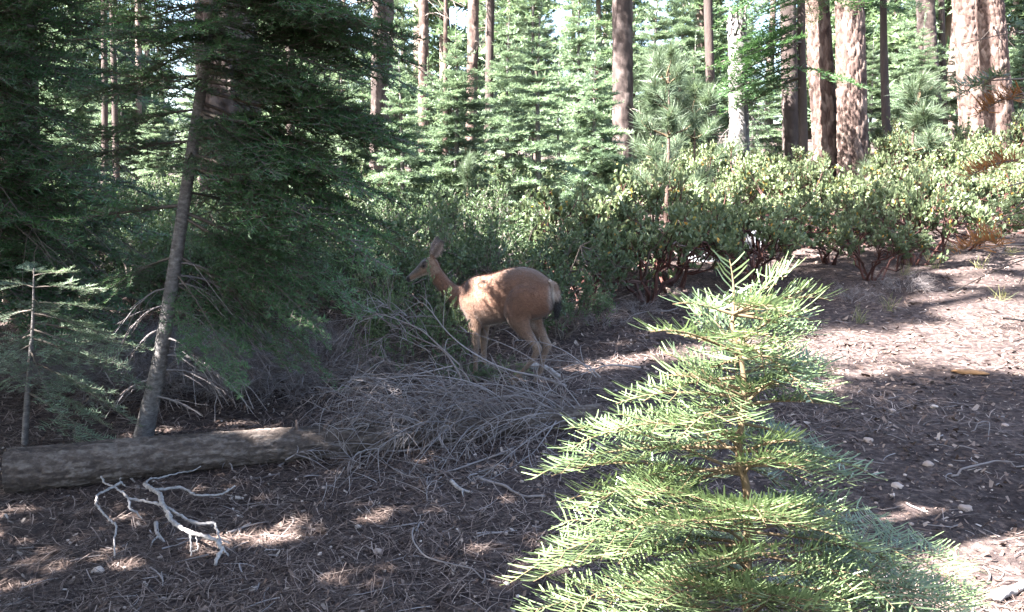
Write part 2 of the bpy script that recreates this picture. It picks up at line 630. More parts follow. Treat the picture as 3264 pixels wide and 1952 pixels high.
# ------------------------------------------------------------------ foliage generators
def fir_bough(rng, L, tw, ds, nl, nw, seg=1, droop=.15, tipup=.05, wid=.48, bare=.12, stems=True, sides=4, r0=.012, sub=True, twst=True, vj=.35, mats=(0, 1), upb=.35, base=.5, spread=.35):
    """a flat fir spray: X outward, Z up"""
    mb = MB()
    wig = (rng.random(3) - .5) * .1

    def C(t):
        t = np.asarray(t, float)
        return np.stack([L * t * (1 - .06 * t), L * (wig[0] * np.sin(t * 3) + wig[1] * t * t), L * (-droop * t ** 1.6 + tipup * t ** 3)], -1)
    tt = np.linspace(0, 1, 9)
    Pm = C(tt)
    if stems:
        tubes(mb, Pm[None], (r0 * (1 - tt * .85))[None], sides, .4, mats[0])
    S = []
    n = max(4, int(L * (1 - bare) / tw))
    for i in range(n):
        t = bare + (1 - bare) * (i + .3 + .4 * rng.random()) / n
        p = C(t)
        tg = nrm(C(min(1, t + .02)) - C(t - .02))
        lat = nrm(np.cross([0, 0, 1.0], tg))
        up = np.cross(tg, lat)
        ln0 = wid * L * (max(0, 1 - t) ** .8) * min(1., .45 + t * 2.2)
        for sgn in (-1, 1):
            ln = ln0 * (.7 + .5 * rng.random())
            if ln < .02:
                continue
            an = rad(48 + 16 * rng.random())
            D = nrm(tg * math.cos(an) + lat * sgn * math.sin(an) + up * (rng.random() - .5) * vj)
            S.append((p, D, ln, .25))
            if sub and ln > 2.2 * tw:
                k = int(ln / (tw * 1.15))
                for j in range(k):
                    s = ln * (.25 + .7 * (j + rng.random() * .5) / k)
                    l2 = (ln - s) * .6 + tw * .25
                    sg = 1 if j % 2 else -1
                    lat2 = nrm(np.cross([0, 0, 1.0], D))
                    a2 = rad(45 + 15 * rng.random())
                    D2 = nrm(D * math.cos(a2) + lat2 * sg * math.sin(a2) + np.array([0, 0, (rng.random() - .5) * vj * 1.2]))
                    S.append((p + D * s - np.array([0, 0, .25 * s * s]), D2, l2, .2))
    for a, b in zip(Pm[1:-1], Pm[2:]):
        if np.linalg.norm(a - Pm[0]) > bare * L:
            S.append((a, nrm(b - a), np.linalg.norm(b - a), 0))
    P0 = np.array([s[0] for s in S])
    D = np.array([s[1] for s in S])
    ln = np.array([s[2] for s in S])
    kk = np.array([s[3] for s in S])
    if stems and twst:
        q = np.linspace(0, 1, 3)[None, :, None]
        PP = P0[:, None] + D[:, None] * ln[:, None, None] * q - np.array([0, 0, 1.0]) * (kk[:, None, None] * (ln[:, None, None] * q) ** 2)
        RR = np.minimum(.45 * r0, .05 * ln + .0012)[:, None] * np.array([1, .7, .3])[None]
        tubes(mb, PP, RR, 3, .5, mats[0])
    cnt = np.maximum(2, (ln / ds).astype(int))
    ix = np.repeat(np.arange(len(S)), cnt)
    m = len(ix)
    pos = np.concatenate([np.arange(c) / c for c in cnt]) + rng.random(m) * .02
    s = pos * ln[ix]
    Dn = D[ix]
    P = P0[ix] + Dn * s[:, None]
    P[:, 2] -= kk[ix] * s * s
    lat = nrm(np.cross(np.array([0, 0, 1.0]), Dn) + 1e-6)
    up = np.cross(Dn, lat)
    sg = np.where(np.arange(m) % 2, 1.0, -1.0)
    ph = upb + (rng.random(m) - .5) * 2 * spread
    al = rad(62) + (rng.random(m) - .5) * .5 - .5 * np.maximum(0, pos - .75)
    rad_v = lat * (sg * np.cos(ph))[:, None] + up * np.sin(ph)[:, None]
    N = nrm(Dn * np.cos(al)[:, None] + rad_v * np.sin(al)[:, None])
    Wv = nrm(np.cross(N, up + (rng.random((m, 3)) - .5) * .9))
    le = nl * (.75 + .5 * rng.random(m)) * (1 - .35 * np.abs(pos - .4))
    tip = np.linalg.norm(P, axis=1) / L
    rn = np.clip(base - .25 + .45 * tip * (pos * .6 + .4) + (rng.random(m) - .5) * .45, 0, 1)
    needles(mb, P, N, Wv, le, nw * (.8 + .4 * rng.random(m)), rn, mats[1], seg, bend=up * .6 + Dn * .5)
    return mb


def trunk(path, radii, n=14, rows=None, cell=0, vcell=.3, depth=.02, rng=None, flare=0.0, lowfrac=0):
    """trunk skin; cell > 0 raises bark plates about that wide"""
    path = np.asarray(path, float)
    rows = rows or len(path)
    if lowfrac:
        nl_ = int(rows * .82)
        sfrac = np.concatenate([np.linspace(0, lowfrac, nl_, endpoint=False), np.linspace(lowfrac, 1, rows - nl_)])
    else:
        sfrac = np.linspace(0, 1, rows)
    Pd = smooth_path(path, 200)
    P = np.stack([np.interp(sfrac, np.linspace(0, 1, 200), Pd[:, i]) for i in range(3)], 1)
    R = np.interp(sfrac, np.linspace(0, 1, len(radii)), radii)
    T = nrm(np.gradient(P, axis=0))
    S = nrm(np.cross(T, [0, 1.0, 0]))
    U = np.cross(S, T)
    a = np.arange(n) * 2 * np.pi / n
    dist = np.concatenate([[0], np.cumsum(np.linalg.norm(np.diff(P, axis=0), axis=1))])
    AA, ZZ = np.meshgrid(a, dist)
    RR = np.repeat(R[:, None], n, 1)
    rn = np.full(RR.shape, .5)
    if flare:
        RR = RR * (1 + flare * np.exp(-ZZ / .35) * (1 + .35 * np.sin(AA * 5 + 1)))
    if cell:
        nu = max(5, int(round(2 * np.pi * R.max() / cell)))
        u = AA / (2 * np.pi) * nu + .35 * np.sin(ZZ * 5)
        v = ZZ / vcell
        iu = np.floor(u)
        iv = np.floor(v)
        f1 = np.full(u.shape, 9.)
        f2 = f1.copy()
        idv = np.zeros(u.shape)
        for du in (-1, 0, 1):
            for dv in (-1, 0, 1):
                cu = np.mod(iu + du, nu)
                cv = iv + dv
                jx = _hash(cu, cv, 11)
                jy = _hash(cu, cv, 23)
                dd = np.hypot(iu + du + jx - u, iv + dv + jy - v)
                hh = _hash(cu, cv, 37)
                nearer = dd < f1
                f2 = np.where(nearer, f1, np.minimum(f2, dd))
                idv = np.where(nearer, hh, idv)
                f1 = np.where(nearer, dd, f1)
        gap = np.exp(-((f2 - f1) / .13) ** 2)
        RR = RR - depth * gap + depth * .7 * (idv - .5) + depth * .5 * vnoise(u * 3, v * 6, 9)
        rn = .15 + .75 * idv
    else:
        RR = RR * (1 + .05 * np.sin(AA * 3 + ZZ * 2) + .06 * vnoise(AA * 1.6, ZZ * 3, 3))
    V = P[:, None] + RR[..., None] * (S[:, None] * np.cos(AA)[..., None] + U[:, None] * np.sin(AA)[..., None])
    I = np.arange(rows * n).reshape(rows, n)
    a0, b0 = I[:-1], I[1:]
    Fc = np.stack([a0, np.roll(a0, -1, 1), np.roll(b0, -1, 1), b0], -1).reshape(-1, 4)
    return MB().add(V.reshape(-1, 3), Fc, rn.ravel(), 0)


def pine_branch(rng, L, tufts=5, per=40, nl=.16, nw=.006, r0=.02, droop=.1, mats=(0, 1)):
    """a limb with bunches of long needles at the ends of its twigs"""
    mb = MB()
    t = np.linspace(0, 1, 8)
    Pm = np.stack([L * t, L * .08 * np.sin(t * 4 + rng.random() * 6), L * (-droop * t + (droop + .12) * t ** 3) + L * .03 * np.sin(t * 7)], -1)
    tubes(mb, Pm[None], (r0 * (1 - .8 * t))[None], 4, .3, mats[0])
    ends = [(Pm[-1], nrm(Pm[-1] - Pm[-2]))]
    for i in range(tufts):
        q = .35 + .6 * rng.random()
        p = smooth_path(Pm, 40)[int(q * 39)]
        a = (rng.random() - .5) * 2.2
        d = nrm(np.array([math.cos(a), math.sin(a), .25 + .4 * rng.random()]))
        ll = L * .34 * (1.15 - q) + .05
        e = p + d * ll
        pp = np.stack([p, p + d * ll * .5 + np.array([0, 0, -.03 * L]), e])
        tubes(mb, pp[None], np.array([[r0 * .4, r0 * .3, r0 * .2]]), 3, .4, mats[0])
        ends.append((e, nrm(e - pp[1])))
    E = np.array([e[0] for e in ends])
    D = np.array([e[1] for e in ends])
    ix = np.repeat(np.arange(len(ends)), per)
    m = len(ix)
    back = rng.random(m) * nl * 1.1
    P = E[ix] - D[ix] * back[:, None]
    rv = nrm(rng.normal(size=(m, 3)))
    N = nrm(D[ix] * (.55 + .5 * rng.random(m))[:, None] + rv * .8 + np.array([0, 0, .12]))
    Wv = nrm(np.cross(N, rng.normal(size=(m, 3))))
    needles(mb, P, N, Wv, nl * (.75 + .4 * rng.random(m)), nw, np.clip(.25 + .5 * rng.random(m) + .2 * (N[:, 2] > .3), 0, 1), mats[1])
    return mb


def bare_branch(rng, L, r0=.012, droop=.3, twigs=6, mat=0, curl=.3, sides=4):
    """a dead bough with bare side twigs"""
    mb = MB()
    t = np.linspace(0, 1, 9)
    w = (rng.random(4) - .5)
    Pm = np.stack([L * t * (1 - .15 * t * droop), L * (.12 * w[0] * np.sin(3 * t) + .15 * w[1] * t * t), L * (-droop * t * t + curl * .3 * w[2] * t ** 3)], -1)
    Pm[1:] += (rng.random((8, 3)) - .5) * L * .012
    tubes(mb, Pm[None], (r0 * (1 - .85 * t) + .0012)[None], sides, .3 + .5 * rng.random(), mat)
    Q = smooth_path(Pm, 50)
    PP, RR = [], []
    for i in range(twigs):
        q = .15 + .8 * (i + rng.random()) / twigs
        p = Q[int(q * 49)]
        tg = nrm(Q[min(49, int(q * 49) + 1)] - Q[max(0, int(q * 49) - 1)])
        lat = nrm(np.cross([0, 0, 1.0], tg)) * (1 if i % 2 else -1)
        d = nrm(tg * .7 + lat * .8 + np.array([0, 0, (rng.random() - .7) * .7]))
        l2 = L * (.12 + .38 * (1 - q)) * (.5 + rng.random())
        k = np.linspace(0, 1, 5)[:, None]
        c = p + d * l2 * k + np.array([0, 0, -1]) * (l2 * .4 * k * k * (.3 + rng.random())) + tg * l2 * .3 * k * k + (rng.random((5, 3)) - .5) * l2 * .06 * (k > 0)
        PP.append(c)
        RR.append((r0 * .35 * (1 - .8 * k[:, 0])) + .0009)
    if PP:
        tubes(mb, np.array(PP), np.array(RR), 3, rng.random(len(PP)), mat)
    return mb


def ovals(mb, P, N, S, L, Wd, rnd, mat):
    """leaf blades of six corners, long axis N, side S"""
    m = len(P)
    L = np.broadcast_to(L, (m,))[:, None]
    Wd = np.broadcast_to(Wd, (m,))[:, None] * .5
    B = np.cross(N, S)
    V = np.stack([P, P + N * L * .3 + S * Wd + B * Wd * .25, P + N * L * .75 + S * Wd * .85 + B * Wd * .2, P + N * L, P + N * L * .75 - S * Wd * .85 + B * Wd * .2, P + N * L * .3 - S * Wd + B * Wd * .25], 1)
    i = np.arange(m)[:, None] * 6
    Fc = np.concatenate([i + np.array([[0, 1, 2, 3]]), i + np.array([[0, 3, 4, 5]])])
    mb.add(V.reshape(-1, 3), Fc, np.repeat(rnd, 6), mat)


def shrub(rng, rx, rz, limbs, secs, tips, leaf, lw, per, r0, upright=.6, lean=0.0, tw=.12, open_=.45, yel=.025, zlo=.30):
    """many-stemmed shrub: crooked limbs, forks, twigs, leaves on the twigs"""
    st, lf = MB(), MB()
    TP, TD = [], []

    def crook(a, b, k, j):
        t = np.linspace(0, 1, k)[:, None]
        p = a * (1 - t) + b * t
        ln = np.linalg.norm(b - a)
        p[1:-1] += (rng.random((k - 2, 3)) - .5) * ln * j
        return p
    LP, LR, SP_, SR, KP, KR = [], [], [], [], [], []
    for i in range(limbs):
        a = 2 * np.pi * (i + rng.random() * .8) / limbs
        rr = (.35 + .4 * rng.random())
        e = np.array([math.cos(a) * rx * rr, math.sin(a) * rx * rr, rz * (.42 + .25 * rng.random())])
        b0 = np.array([math.cos(a) * rx * .05, math.sin(a) * rx * .05, -.04])
        lp = crook(b0, e, 6, .28)
        LP.append(lp)
        LR.append(np.linspace(r0, r0 * .5, 6))
        for j in range(secs):
            q = lp[rng.integers(2, 6)]
            d = nrm(np.array([e[0], e[1], 0]) + rng.normal(size=3) * rx * .45)
            zz = rng.random() ** open_
            tgt = np.array([e[0], e[1], 0]) + np.array([d[0], d[1], 0]) * rx * (.15 + .4 * rng.random())
            hr = min(1, np.hypot(tgt[0], tgt[1]) / rx)
            tgt[2] = rz * (zlo + (.92 - zlo) * zz) * math.sqrt(max(.1, 1 - hr * hr * .75))
            sp_ = crook(q, tgt, 5, .25)
            SP_.append(sp_)
            SR.append(np.linspace(r0 * .5, r0 * .22, 5))
            for k in range(tips):
                q2 = sp_[rng.integers(2, 5)]
                d2 = nrm(nrm(q2 - np.array([0, 0, rz * .2])) + rng.normal(size=3) * .65 + np.array([0, 0, upright]))
                l2 = tw * (.7 + .9 * rng.random())
                kp = crook(q2, q2 + d2 * l2, 4, .2)
                KP.append(kp)
                KR.append(np.linspace(r0 * .2, r0 * .09, 4))
                TP.append(kp)
                TD.append(d2)
    tubes(st, np.array(LP), np.array(LR), 6, rng.random(len(LP)) * .8, 0)
    tubes(st, np.array(SP_), np.array(SR), 4, rng.random(len(SP_)), 0)
    tubes(st, np.array(KP), np.array(KR), 3, rng.random(len(KP)) * .8, 0)
    TP = np.array(TP)
    TD = np.array(TD)
    ix = np.repeat(np.arange(len(TP)), per)
    m = len(ix)
    s = .25 + .8 * rng.random(m)
    si = np.clip(s * 3, 0, 2.999).astype(int)
    f = (s * 3 - si)[:, None]
    P = TP[ix, si] * (1 - f) + TP[ix, si + 1] * f
    N = nrm(TD[ix] * .5 + rng.normal(size=(m, 3)) * .6 + np.array([0, 0, upright * .6]))
    S = nrm(np.cross(N, rng.normal(size=(m, 3))))
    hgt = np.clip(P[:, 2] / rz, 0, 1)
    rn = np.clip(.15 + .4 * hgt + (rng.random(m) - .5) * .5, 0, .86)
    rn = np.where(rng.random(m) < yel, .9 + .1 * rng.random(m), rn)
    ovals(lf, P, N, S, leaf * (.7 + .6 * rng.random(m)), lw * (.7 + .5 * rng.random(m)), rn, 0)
    return st, lf

# ------------------------------------------------------------------ deer pose data needed by the light gaps
DEER_FOOT = gp(523, 387)
DEER_ROT = math.pi - rad(34)          # heading left and away from the camera
DEER_S = 124 / F * (DEER_FOOT[1]) / 1.0
DF = np.array([math.cos(DEER_ROT), math.sin(DEER_ROT), 0])
DL = np.array([-math.sin(DEER_ROT), math.cos(DEER_ROT), 0])


def dw(x, y, z):
    return DEER_FOOT + DEER_S * (DF * x + DL * y + np.array([0, 0, z]))


DEER_LIT = []
for x, y, z, r in [(.30, .10, .93, .075), (.40, .14, .86, .06), (.20, .1, .95, .05), (.44, .15, .80, .06), (.50, .13, .83, .05), (.34, .17, .78, .05), (.10, .17, .72, .045), (.46, .16, .66, .05), (.98, .1, 1.05, .06)]:
    LIT.append((dw(x, y, z), r * 1.5 * DEER_S))
    DEER_LIT.append(LIT[-1])
SAP_Y = 1.75
SAP_BASE = at(745, 560, SAP_Y)
SAP_BASE[2] = HGf(SAP_BASE[0], SAP_BASE[1])
for u, v, r in [(745, 330, .26), (690, 400, .24), (600, 440, .22), (660, 500, .28), (560, 560, .24), (780, 290, .2), (760, 480, .22), (640, 590, .25), (540, 610, .2), (700, 360, .2), (880, 560, .18), (800, 440, .16)]:
    LIT.append((at(u, v, SAP_Y - .05), r))
for u_ in (235, 255, 275):
    LIT.append((at(u_, 437, gp(u_, 462)[1] + .1), .08))
LIT.append((at(80, 285, 4.9), .06))
LIT.append((at(95, 300, 4.8), .05))
LIT.append((at(50, 330, 4.8), .07))
for u, v, Y, r in [(840, 150, 21.3, 1.0), (842, 60, 21.3, 1.0), (812, 130, 22, .5), (965, 100, 28, 1.4), (968, 20, 28, 1.4), (990, 100, 25.5, 1.1), (990, 20, 25.5, 1.3), (970, 140, 27.5, 1.3), (998, 140, 25, 1.2), (990, -60, 26, 1.4), (966, -60, 28, 1.4), (740, 50, 20, .6), (745, 110, 20, .5),
                   (720, 160, 17, 1.1), (770, 160, 17.5, 1.2), (810, 165, 18, 1.0), (740, 180, 15, .8), (910, 200, 15, .8), (960, 190, 16, .9), (870, 215, 13, .5), (1000, 215, 14, .8), (700, 215, 12, .35), (620, 215, 11, .35),
                   (1010, 170, 18, 1.0), (905, 130, 19, .8), (510, 70, 18, .8), (495, 190, 20, 1.2), (430, 60, 22, .8), (570, 190, 20, 1.0), (460, 200, 14, .3), (640, 250, 9.5, .2), (560, 260, 9, .15), (430, 225, 10, .25), (350, 240, 10, .2)]:
    LIT.append((at(u, v, Y), r))

rd = np.random.default_rng(1234)
for k in range(130):          # scattered flecks of sun on shrubs and young trees
    u, v = 330 + 690 * rd.random(), 185 + 130 * rd.random()
    if u > 560 and v > 222:
        continue
    LIT.append((gp(u, v) + np.array([0, 0, .5 + .5 * rd.random()]), .08 + .26 * rd.random() ** 2))
for k in range(150):
    u, v = 320 + 400 * rd.random(), 20 + 170 * rd.random()
    LIT.append((at(u, v, 11.5 + 7 * rd.random()), .2 + .45 * rd.random()))
for k in range(40):          # the open sunny ground behind the young firs
    LIT.append((at(330 + 320 * rd.random(), 150 + 45 * rd.random(), 15 + 9 * rd.random()), 1.1))
for k in range(7):
    u, v = 10 + 140 * rd.random(), 250 + 80 * rd.random()
    LIT.append((at(u, v, 4.7 + .3 * rd.random()), .03 + .05 * rd.random()))

# ------------------------------------------------------------------ coarse boughs for tall crowns
r_ = np.random.default_rng(21)
PB = [pine_branch(r_, 2.4, tufts=13, per=15, nl=.30, nw=.040, r0=.035, droop=.15) for _ in range(5)]
FB = [fir_bough(r_, 2.0, .17, .060, .19, .070, droop=.22, tipup=.06, bare=.12, sides=3, r0=.02, wid=.45, twst=False) for _ in range(5)]
FBF = [fir_bough(r_, 2.0, .2, .085, .30, .12, droop=.25, tipup=.06, bare=.08, sides=3, r0=.02, wid=.5, twst=False, vj=1.0, upb=.3, spread=.8) for _ in range(5)]
FB2 = [fir_bough(r_, 1.5, .11, .036, .09, .026, droop=.2, tipup=.06, bare=.1, sides=3, r0=.016, wid=.48, twst=False) for _ in range(5)]


def crown(rng, axis_pts, z0, z1, per_m, l0, l1, lib, up0=-.15, up1=.5, az=None, sc=1.0):
    """boughs around a stem line between heights z0..z1 (fractions of the line)"""
    mb = MB()
    A, B = np.asarray(axis_pts[0]), np.asarray(axis_pts[-1])
    n = max(1, int(np.linalg.norm(B - A) * (z1 - z0) * per_m))
    base_len = np.abs(lib[0].c[0][0][:, 0]).max()
    for i in range(n):
        q = (i + rng.random()) / n
        f = z0 + (z1 - z0) * q
        p = A * (1 - f) + B * f
        a = rng.random() * 2 * np.pi if az is None else az[0] + rng.normal() * az[1]
        el = up0 + (up1 - up0) * q + rng.normal() * .1
        d = np.array([math.cos(a) * math.cos(el), math.sin(a) * math.cos(el), math.sin(el)])
        ln = (l0 + (l1 - l0) * q) * (.7 + .5 * rng.random())
        mb.put(lib[rng.integers(len(lib))], frame(d, roll=rng.normal() * .2), p, ln / base_len, rng.normal() * .06)
    return mb


LMK = []


def lab_short(s):
    return s.split(',')[0]


def tall_tree(name, label, Y, b, t, wpx, height, bark, kind, c0, per_m=1.7, l0=2.6, l1=.6, cell=0, group=None, n=20, seed=0, flare=.15, filt=True, depth=.022, extra=None, leaf=None, bare=0, rows=None, barez=(2.0, 6.0), barelen=1.6):
    rng = np.random.default_rng(1000 + seed)
    Pb, Pt = at(b[0], b[1], Y), at(t[0], t[1], Y)
    d = (Pt - Pb) / (Pt[2] - Pb[2])
    z = Pb[2]
    base = Pb.copy()
    for _ in range(6):
        base = Pb + d * (Hf(base[0], base[1]) - .12 - Pb[2])
    r0 = wpx * .5 / F * Y
    # lean eases off with height, as a trunk straightens up
    hs = np.linspace(0, 1, 7) * height
    path = np.stack([base + np.array([d[0] * h * (1 - .25 * h / height), 0, h]) for h in hs])
    radii = r0 * np.interp(hs / height, [0, .25, .6, 1], [1.06, .94, .62, .06])
    root = empty(name, base)
    tr = trunk(path - base, radii, n=n, rows=rows or (210 if cell else 24), cell=cell, depth=depth, flare=flare, lowfrac=(9.0 / height if cell else 0), vcell=.30)
    tr.build('trunk', [M[bark]], root)
    lib = {'pine': PB, 'fir': FB, 'fir2': FB2}[kind]
    LMK.append((lab_short(label), base[0], base[1]))
    ax = [path[0], path[-1]]
    cr = crown(rng, ax, c0 / height, .985, per_m, l0, l1, lib)
    if extra is not None:
        cr.c += extra(rng, path).c
    if filt:
        cr = lit_filter(cr, seed=seed)
    cr.c = [(V - base, f, r, m) for V, f, r, m in cr.c]
    cr.build('crown', [M['twig'], M[leaf or {'pine': 'pine', 'fir': 'fir', 'fir2': 'fir'}[kind]]], root)
    for i in range(bare):
        h = barez[0] + (barez[1] - barez[0]) * (i + rng.random()) / bare
        q = h / height
        p = base + np.array([d[0] * h * (1 - .25 * q), 0, h])
        a = rng.random() * 2 * np.pi
        bb = bare_branch(rng, barelen * (.5 + .8 * rng.random()), r0=.02, droop=.25 + .4 * rng.random(), twigs=7)
        mb = MB()
        mb.put(bb, frame(np.array([math.cos(a), math.sin(a), .1])), p - base)
        mb.build('dead_branch', [M['twig']], root)
    tag(root, label, 'tree', group)
    return root


TREES = [
    # label, depth, base px, top px, width px, height, bark, kind, crown start, kwargs
    ('thick dark conifer trunk standing at the edge behind the leaning grey fir', 9.5, (20, 230), (16, 20), 38, 19, 'bark_dark', 'fir', 7.5, dict(cell=.06, n=28, depth=.02)),
    ('very thick dark red-brown trunk half hidden behind the leaning fir', 13.5, (232, 170), (226, 10), 58, 24, 'bark_dark', 'pine', 8.5, dict(cell=.11, n=70, depth=.04)),
    ('thick dark pine trunk with bare dead branches rising behind small firs', 18, (381, 130), (384, 0), 21, 22, 'bark_dark', 'pine', 5.2, dict(cell=.09, n=24, bare=9, barez=(3, 6.5), barelen=2.2)),
    ('pale sunlit slim pine trunk behind the small firs', 25, (423, 165), (424, 0), 10.5, 21, 'bark_pine', 'pine', 8, dict(cell=.08, n=16, bare=4, barez=(4, 8))),
    ('very thin reddish pole trunk beside the pale slim pine', 28, (445, 165), (446, 0), 4.5, 15, 'bark_pine', 'pine', 7, dict(l0=1.4)),
    ('reddish brown pine trunk with short snapped branches, left of a twin dark one', 26, (471, 150), (474, 0), 11.5, 21, 'bark_pine', 'pine', 7.5, dict(cell=.08, n=16, bare=4, barez=(4, 8), barelen=1.0)),
    ('dark slim pine trunk close beside a reddish one with snapped branches', 30, (488, 150), (491, 0), 8, 20, 'bark_dark', 'pine', 6.2, dict(n=14)),
    ('straight dark knotty pine trunk rising behind the tallest small firs', 20, (623, 150), (622, 0), 20.5, 22, 'bark_dark', 'pine', 7.0, dict(cell=.09, n=26, bare=5, barez=(1.5, 7), barelen=.5)),
    ('slim dark trunk leaning a little, left of the broken pale snag', 26, (712, 128), (707, 0), 9, 19, 'bark_dark', 'pine', 8.0, dict(n=14)),
    ('dark upright trunk right of the broken snag with a fir bough across it', 21, (791, 140), (787, 0), 16, 20, 'bark_dark', 'pine', 8.0, dict(cell=.09, n=20)),
    ('slim dark fir with long drooping green boughs beside the big orange-barked pine', 19, (803, 140), (800, 0), 8.5, 13, 'bark_dark', 'fir2', 6.5, dict(l0=2.4, per_m=5, filt=False)),
    ('big orange-barked pine leaning slightly, left of its sunlit twin', 22, (829, 178), (815, 0), 24, 24, 'bark_pine', 'pine', 9.0, dict(cell=.10, n=96, depth=.042, flare=.3)),
    ('big orange-barked pine with sunlit scaly plates, right of its leaning twin', 21.3, (854, 186), (849, 0), 27.5, 25, 'bark_pine', 'pine', 9.0, dict(cell=.10, n=104, depth=.045, flare=.3)),
    ('thin dark fir pole with foliage high up beside the big sunlit pine', 23, (887, 154), (882, 30), 8.5, 9, 'bark_dark', 'fir2', 4.2, dict(l0=1.3, l1=.5, per_m=9, n=12)),
    ('dark thick trunk leaning left, between the two pairs of sunlit pines', 30, (934, 140), (924, 0), 17.5, 24, 'bark_dark', 'pine', 8.5, dict(cell=.09, n=24)),
    ('thin dark pole trunk close to the dark leaning trunk', 33, (945, 145), (941, 30), 6.5, 15, 'bark_dark', 'fir', 6.0, dict(l0=1.5, n=12)),
    ('tall sunlit pine, the whiter left one of the pair beside the manzanita', 28, (975, 139), (965, 0), 25, 27, 'bark_pine', 'pine', 11, dict(cell=.13, n=90, depth=.042, flare=.2)),
    ('tall sunlit pine with bare grey limbs, right one of the pair beside the manzanita', 25.5, (1001, 141), (988, 0), 25.5, 26, 'bark_pine', 'pine', 10, dict(cell=.13, n=90, depth=.042, flare=.2, bare=5, barez=(3.5, 7), barelen=1.6)),
    ('slim grey trunk, left one of two seen through the dark boughs', 24, (105, 200), (105, 60), 6, 17, 'bark_dark', 'fir', 7.0, dict(l0=1.6, n=12)),
    ('slim grey trunk, right one of two seen through the dark boughs', 21, (117, 200), (114, 60), 6, 16, 'bark_dark', 'fir', 7.0, dict(l0=1.6, n=12)),
    ('thin reddish trunk with a sunlit side seen through the dark boughs', 27, (139, 180), (139, 60), 6, 18, 'bark_far', 'pine', 7.0, dict(n=12)),
    ('short-looking dark trunk base showing below the leaning fir boughs', 17, (291, 178), (290, 60), 9, 18, 'bark_dark', 'fir', 6.5, dict(n=14)),
]
for i, (lab, Y, b, t, w, h, bk, kd, c0, kw) in enumerate(TREES):
    nm = 'pine_tree' if kd == 'pine' else 'fir_tree'
    ex = None
    if 'long drooping green boughs' in lab:
        def ex(rng, path):
            mb = MB()
            bl = np.abs(FB2[0].c[0][0][:, 0]).max()
            for k in range(24):
                h = 2.4 + 2.9 * rng.random()
                f = h / 13
                p = path[0] * (1 - f) + path[-1] * f
                a = rad(180) + rng.normal() * .55 if rng.random() < .8 else rng.random() * 6.28
                dd = np.array([math.cos(a), math.sin(a), -.25 + .1 * rng.normal()])
                ln = (3.0 - .15 * h) * (.5 + .55 * rng.random())
                mb.put(FB2[k % 5], frame(dd, roll=rng.normal() * .2), p, ln / bl)
            return mb
    tall_tree(nm, lab, Y, b, t, w, h, bk, kd, c0, seed=i, extra=ex, **kw)

# trees added outside the picture on the sunny side, crowns shaped to shade the clearing
SHADE = [(-4.6, 1.4, 25, 'fir'), (-7.4, -2.9, 27, 'pine'), (-8.6, 2.6, 28, 'fir'), (-6.3, 5.2, 22, 'fir'), (-10.5, 6.8, 28, 'pine'), (-3.6, -2.6, 24, 'pine'), (-12.5, 1.5, 28, 'pine'),
         (-8.8, 11.0, 17, 'fir'), (-10.5, -4.5, 28, 'pine'), (-2.9, 1.2, 14, 'fir')]
for i, (x, y, h, kd) in enumerate(SHADE):
    rng = np.random.default_rng(300 + i)
    base = np.array([x, y, Hf(x, y) - .1])
    root = empty('fir_tree' if kd == 'fir' else 'pine_tree', base)
    hs = np.linspace(0, 1, 6)
    path = np.stack([np.array([.3 * math.sin(i) * q, .2 * q, q * h]) for q in hs])
    trunk(path, .24 * np.interp(hs, [0, .3, 1], [1.05, .85, .05]), n=16, rows=24, flare=.2).build('trunk', [M['bark_dark']], root)
    cr = crown(rng, [path[0] + base, path[-1] + base], (4.0 if kd == 'fir' else 5.0) / h, .98, 5.0 if kd == 'fir' else 4.4, 3.2, 1.1, FB if kd == 'fir' else PB)
    cr = lit_filter(cr, seed=50 + i)
    cr.c = [(V - base, f, r, m) for V, f, r, m in cr.c]
    cr.build('crown', [M['twig'], M['fir' if kd == 'fir' else 'pine']], root)
    tag(root, 'tall dense %s added out of view, its crown shaped to shade the clearing' % ('fir' if kd == 'fir' else 'pine'), 'tree', 'tall %ss shading the clearing' % kd)

# broken snag
rng = np.random.default_rng(77)
Ys = 20.0
pb, pt = at(742, 150, Ys), at(737, 21, Ys)
base = pb.copy()
base[2] = Hf(base[0], base[1]) - .1
root = empty('broken_snag', base)
hgt = pt[2] - base[2]
hs = np.linspace(0, 1, 6)
path = np.stack([(pt - base) * q for q in hs])
mb = trunk(path, 10 / F * Ys * np.interp(hs, [0, .3, 1], [1.08, .98, .9]), n=28, rows=90, cell=.08, depth=.03, flare=.2)
V, f, r, m = mb.c[0]
top = V[:, 2] > hgt * .9
V[top, 2] += (rng.random(top.sum()) - .4) * .25
trunk_o = mb.build('trunk', [M['snag']], root)
sp_mb = MB()
for k in range(9):
    a = k * .7
    p = path[-1] + np.array([math.cos(a) * .17, math.sin(a) * .17, -.2])
    tubes(sp_mb, np.stack([p, p + np.array([0, 0, .25]), p + np.array([.02 * math.cos(a), 0, .25 + .35 * rng.random()])])[None], np.array([[.06, .05, .01]]), 4, rng.random(), 0)
sp_mb.build('splintered_top', [M['snag']], root)
for k in range(14):
    a = rng.random() * 6.28
    hh = hgt * (.25 + .5 * rng.random())
    p = np.array([math.cos(a) * .2, math.sin(a) * .2, hh])
    mb = MB()
    mb.put(bare_branch(rng, .7 + .5 * rng.random(), r0=.008, droop=.9, twigs=5), frame(np.array([math.cos(a), math.sin(a), -.3])), p)
    mb.build('dead_branch', [M['brush']], root)
tag(root, 'broken-topped pale grey snag with hanging dead twigs behind bright manzanita', 'snag')

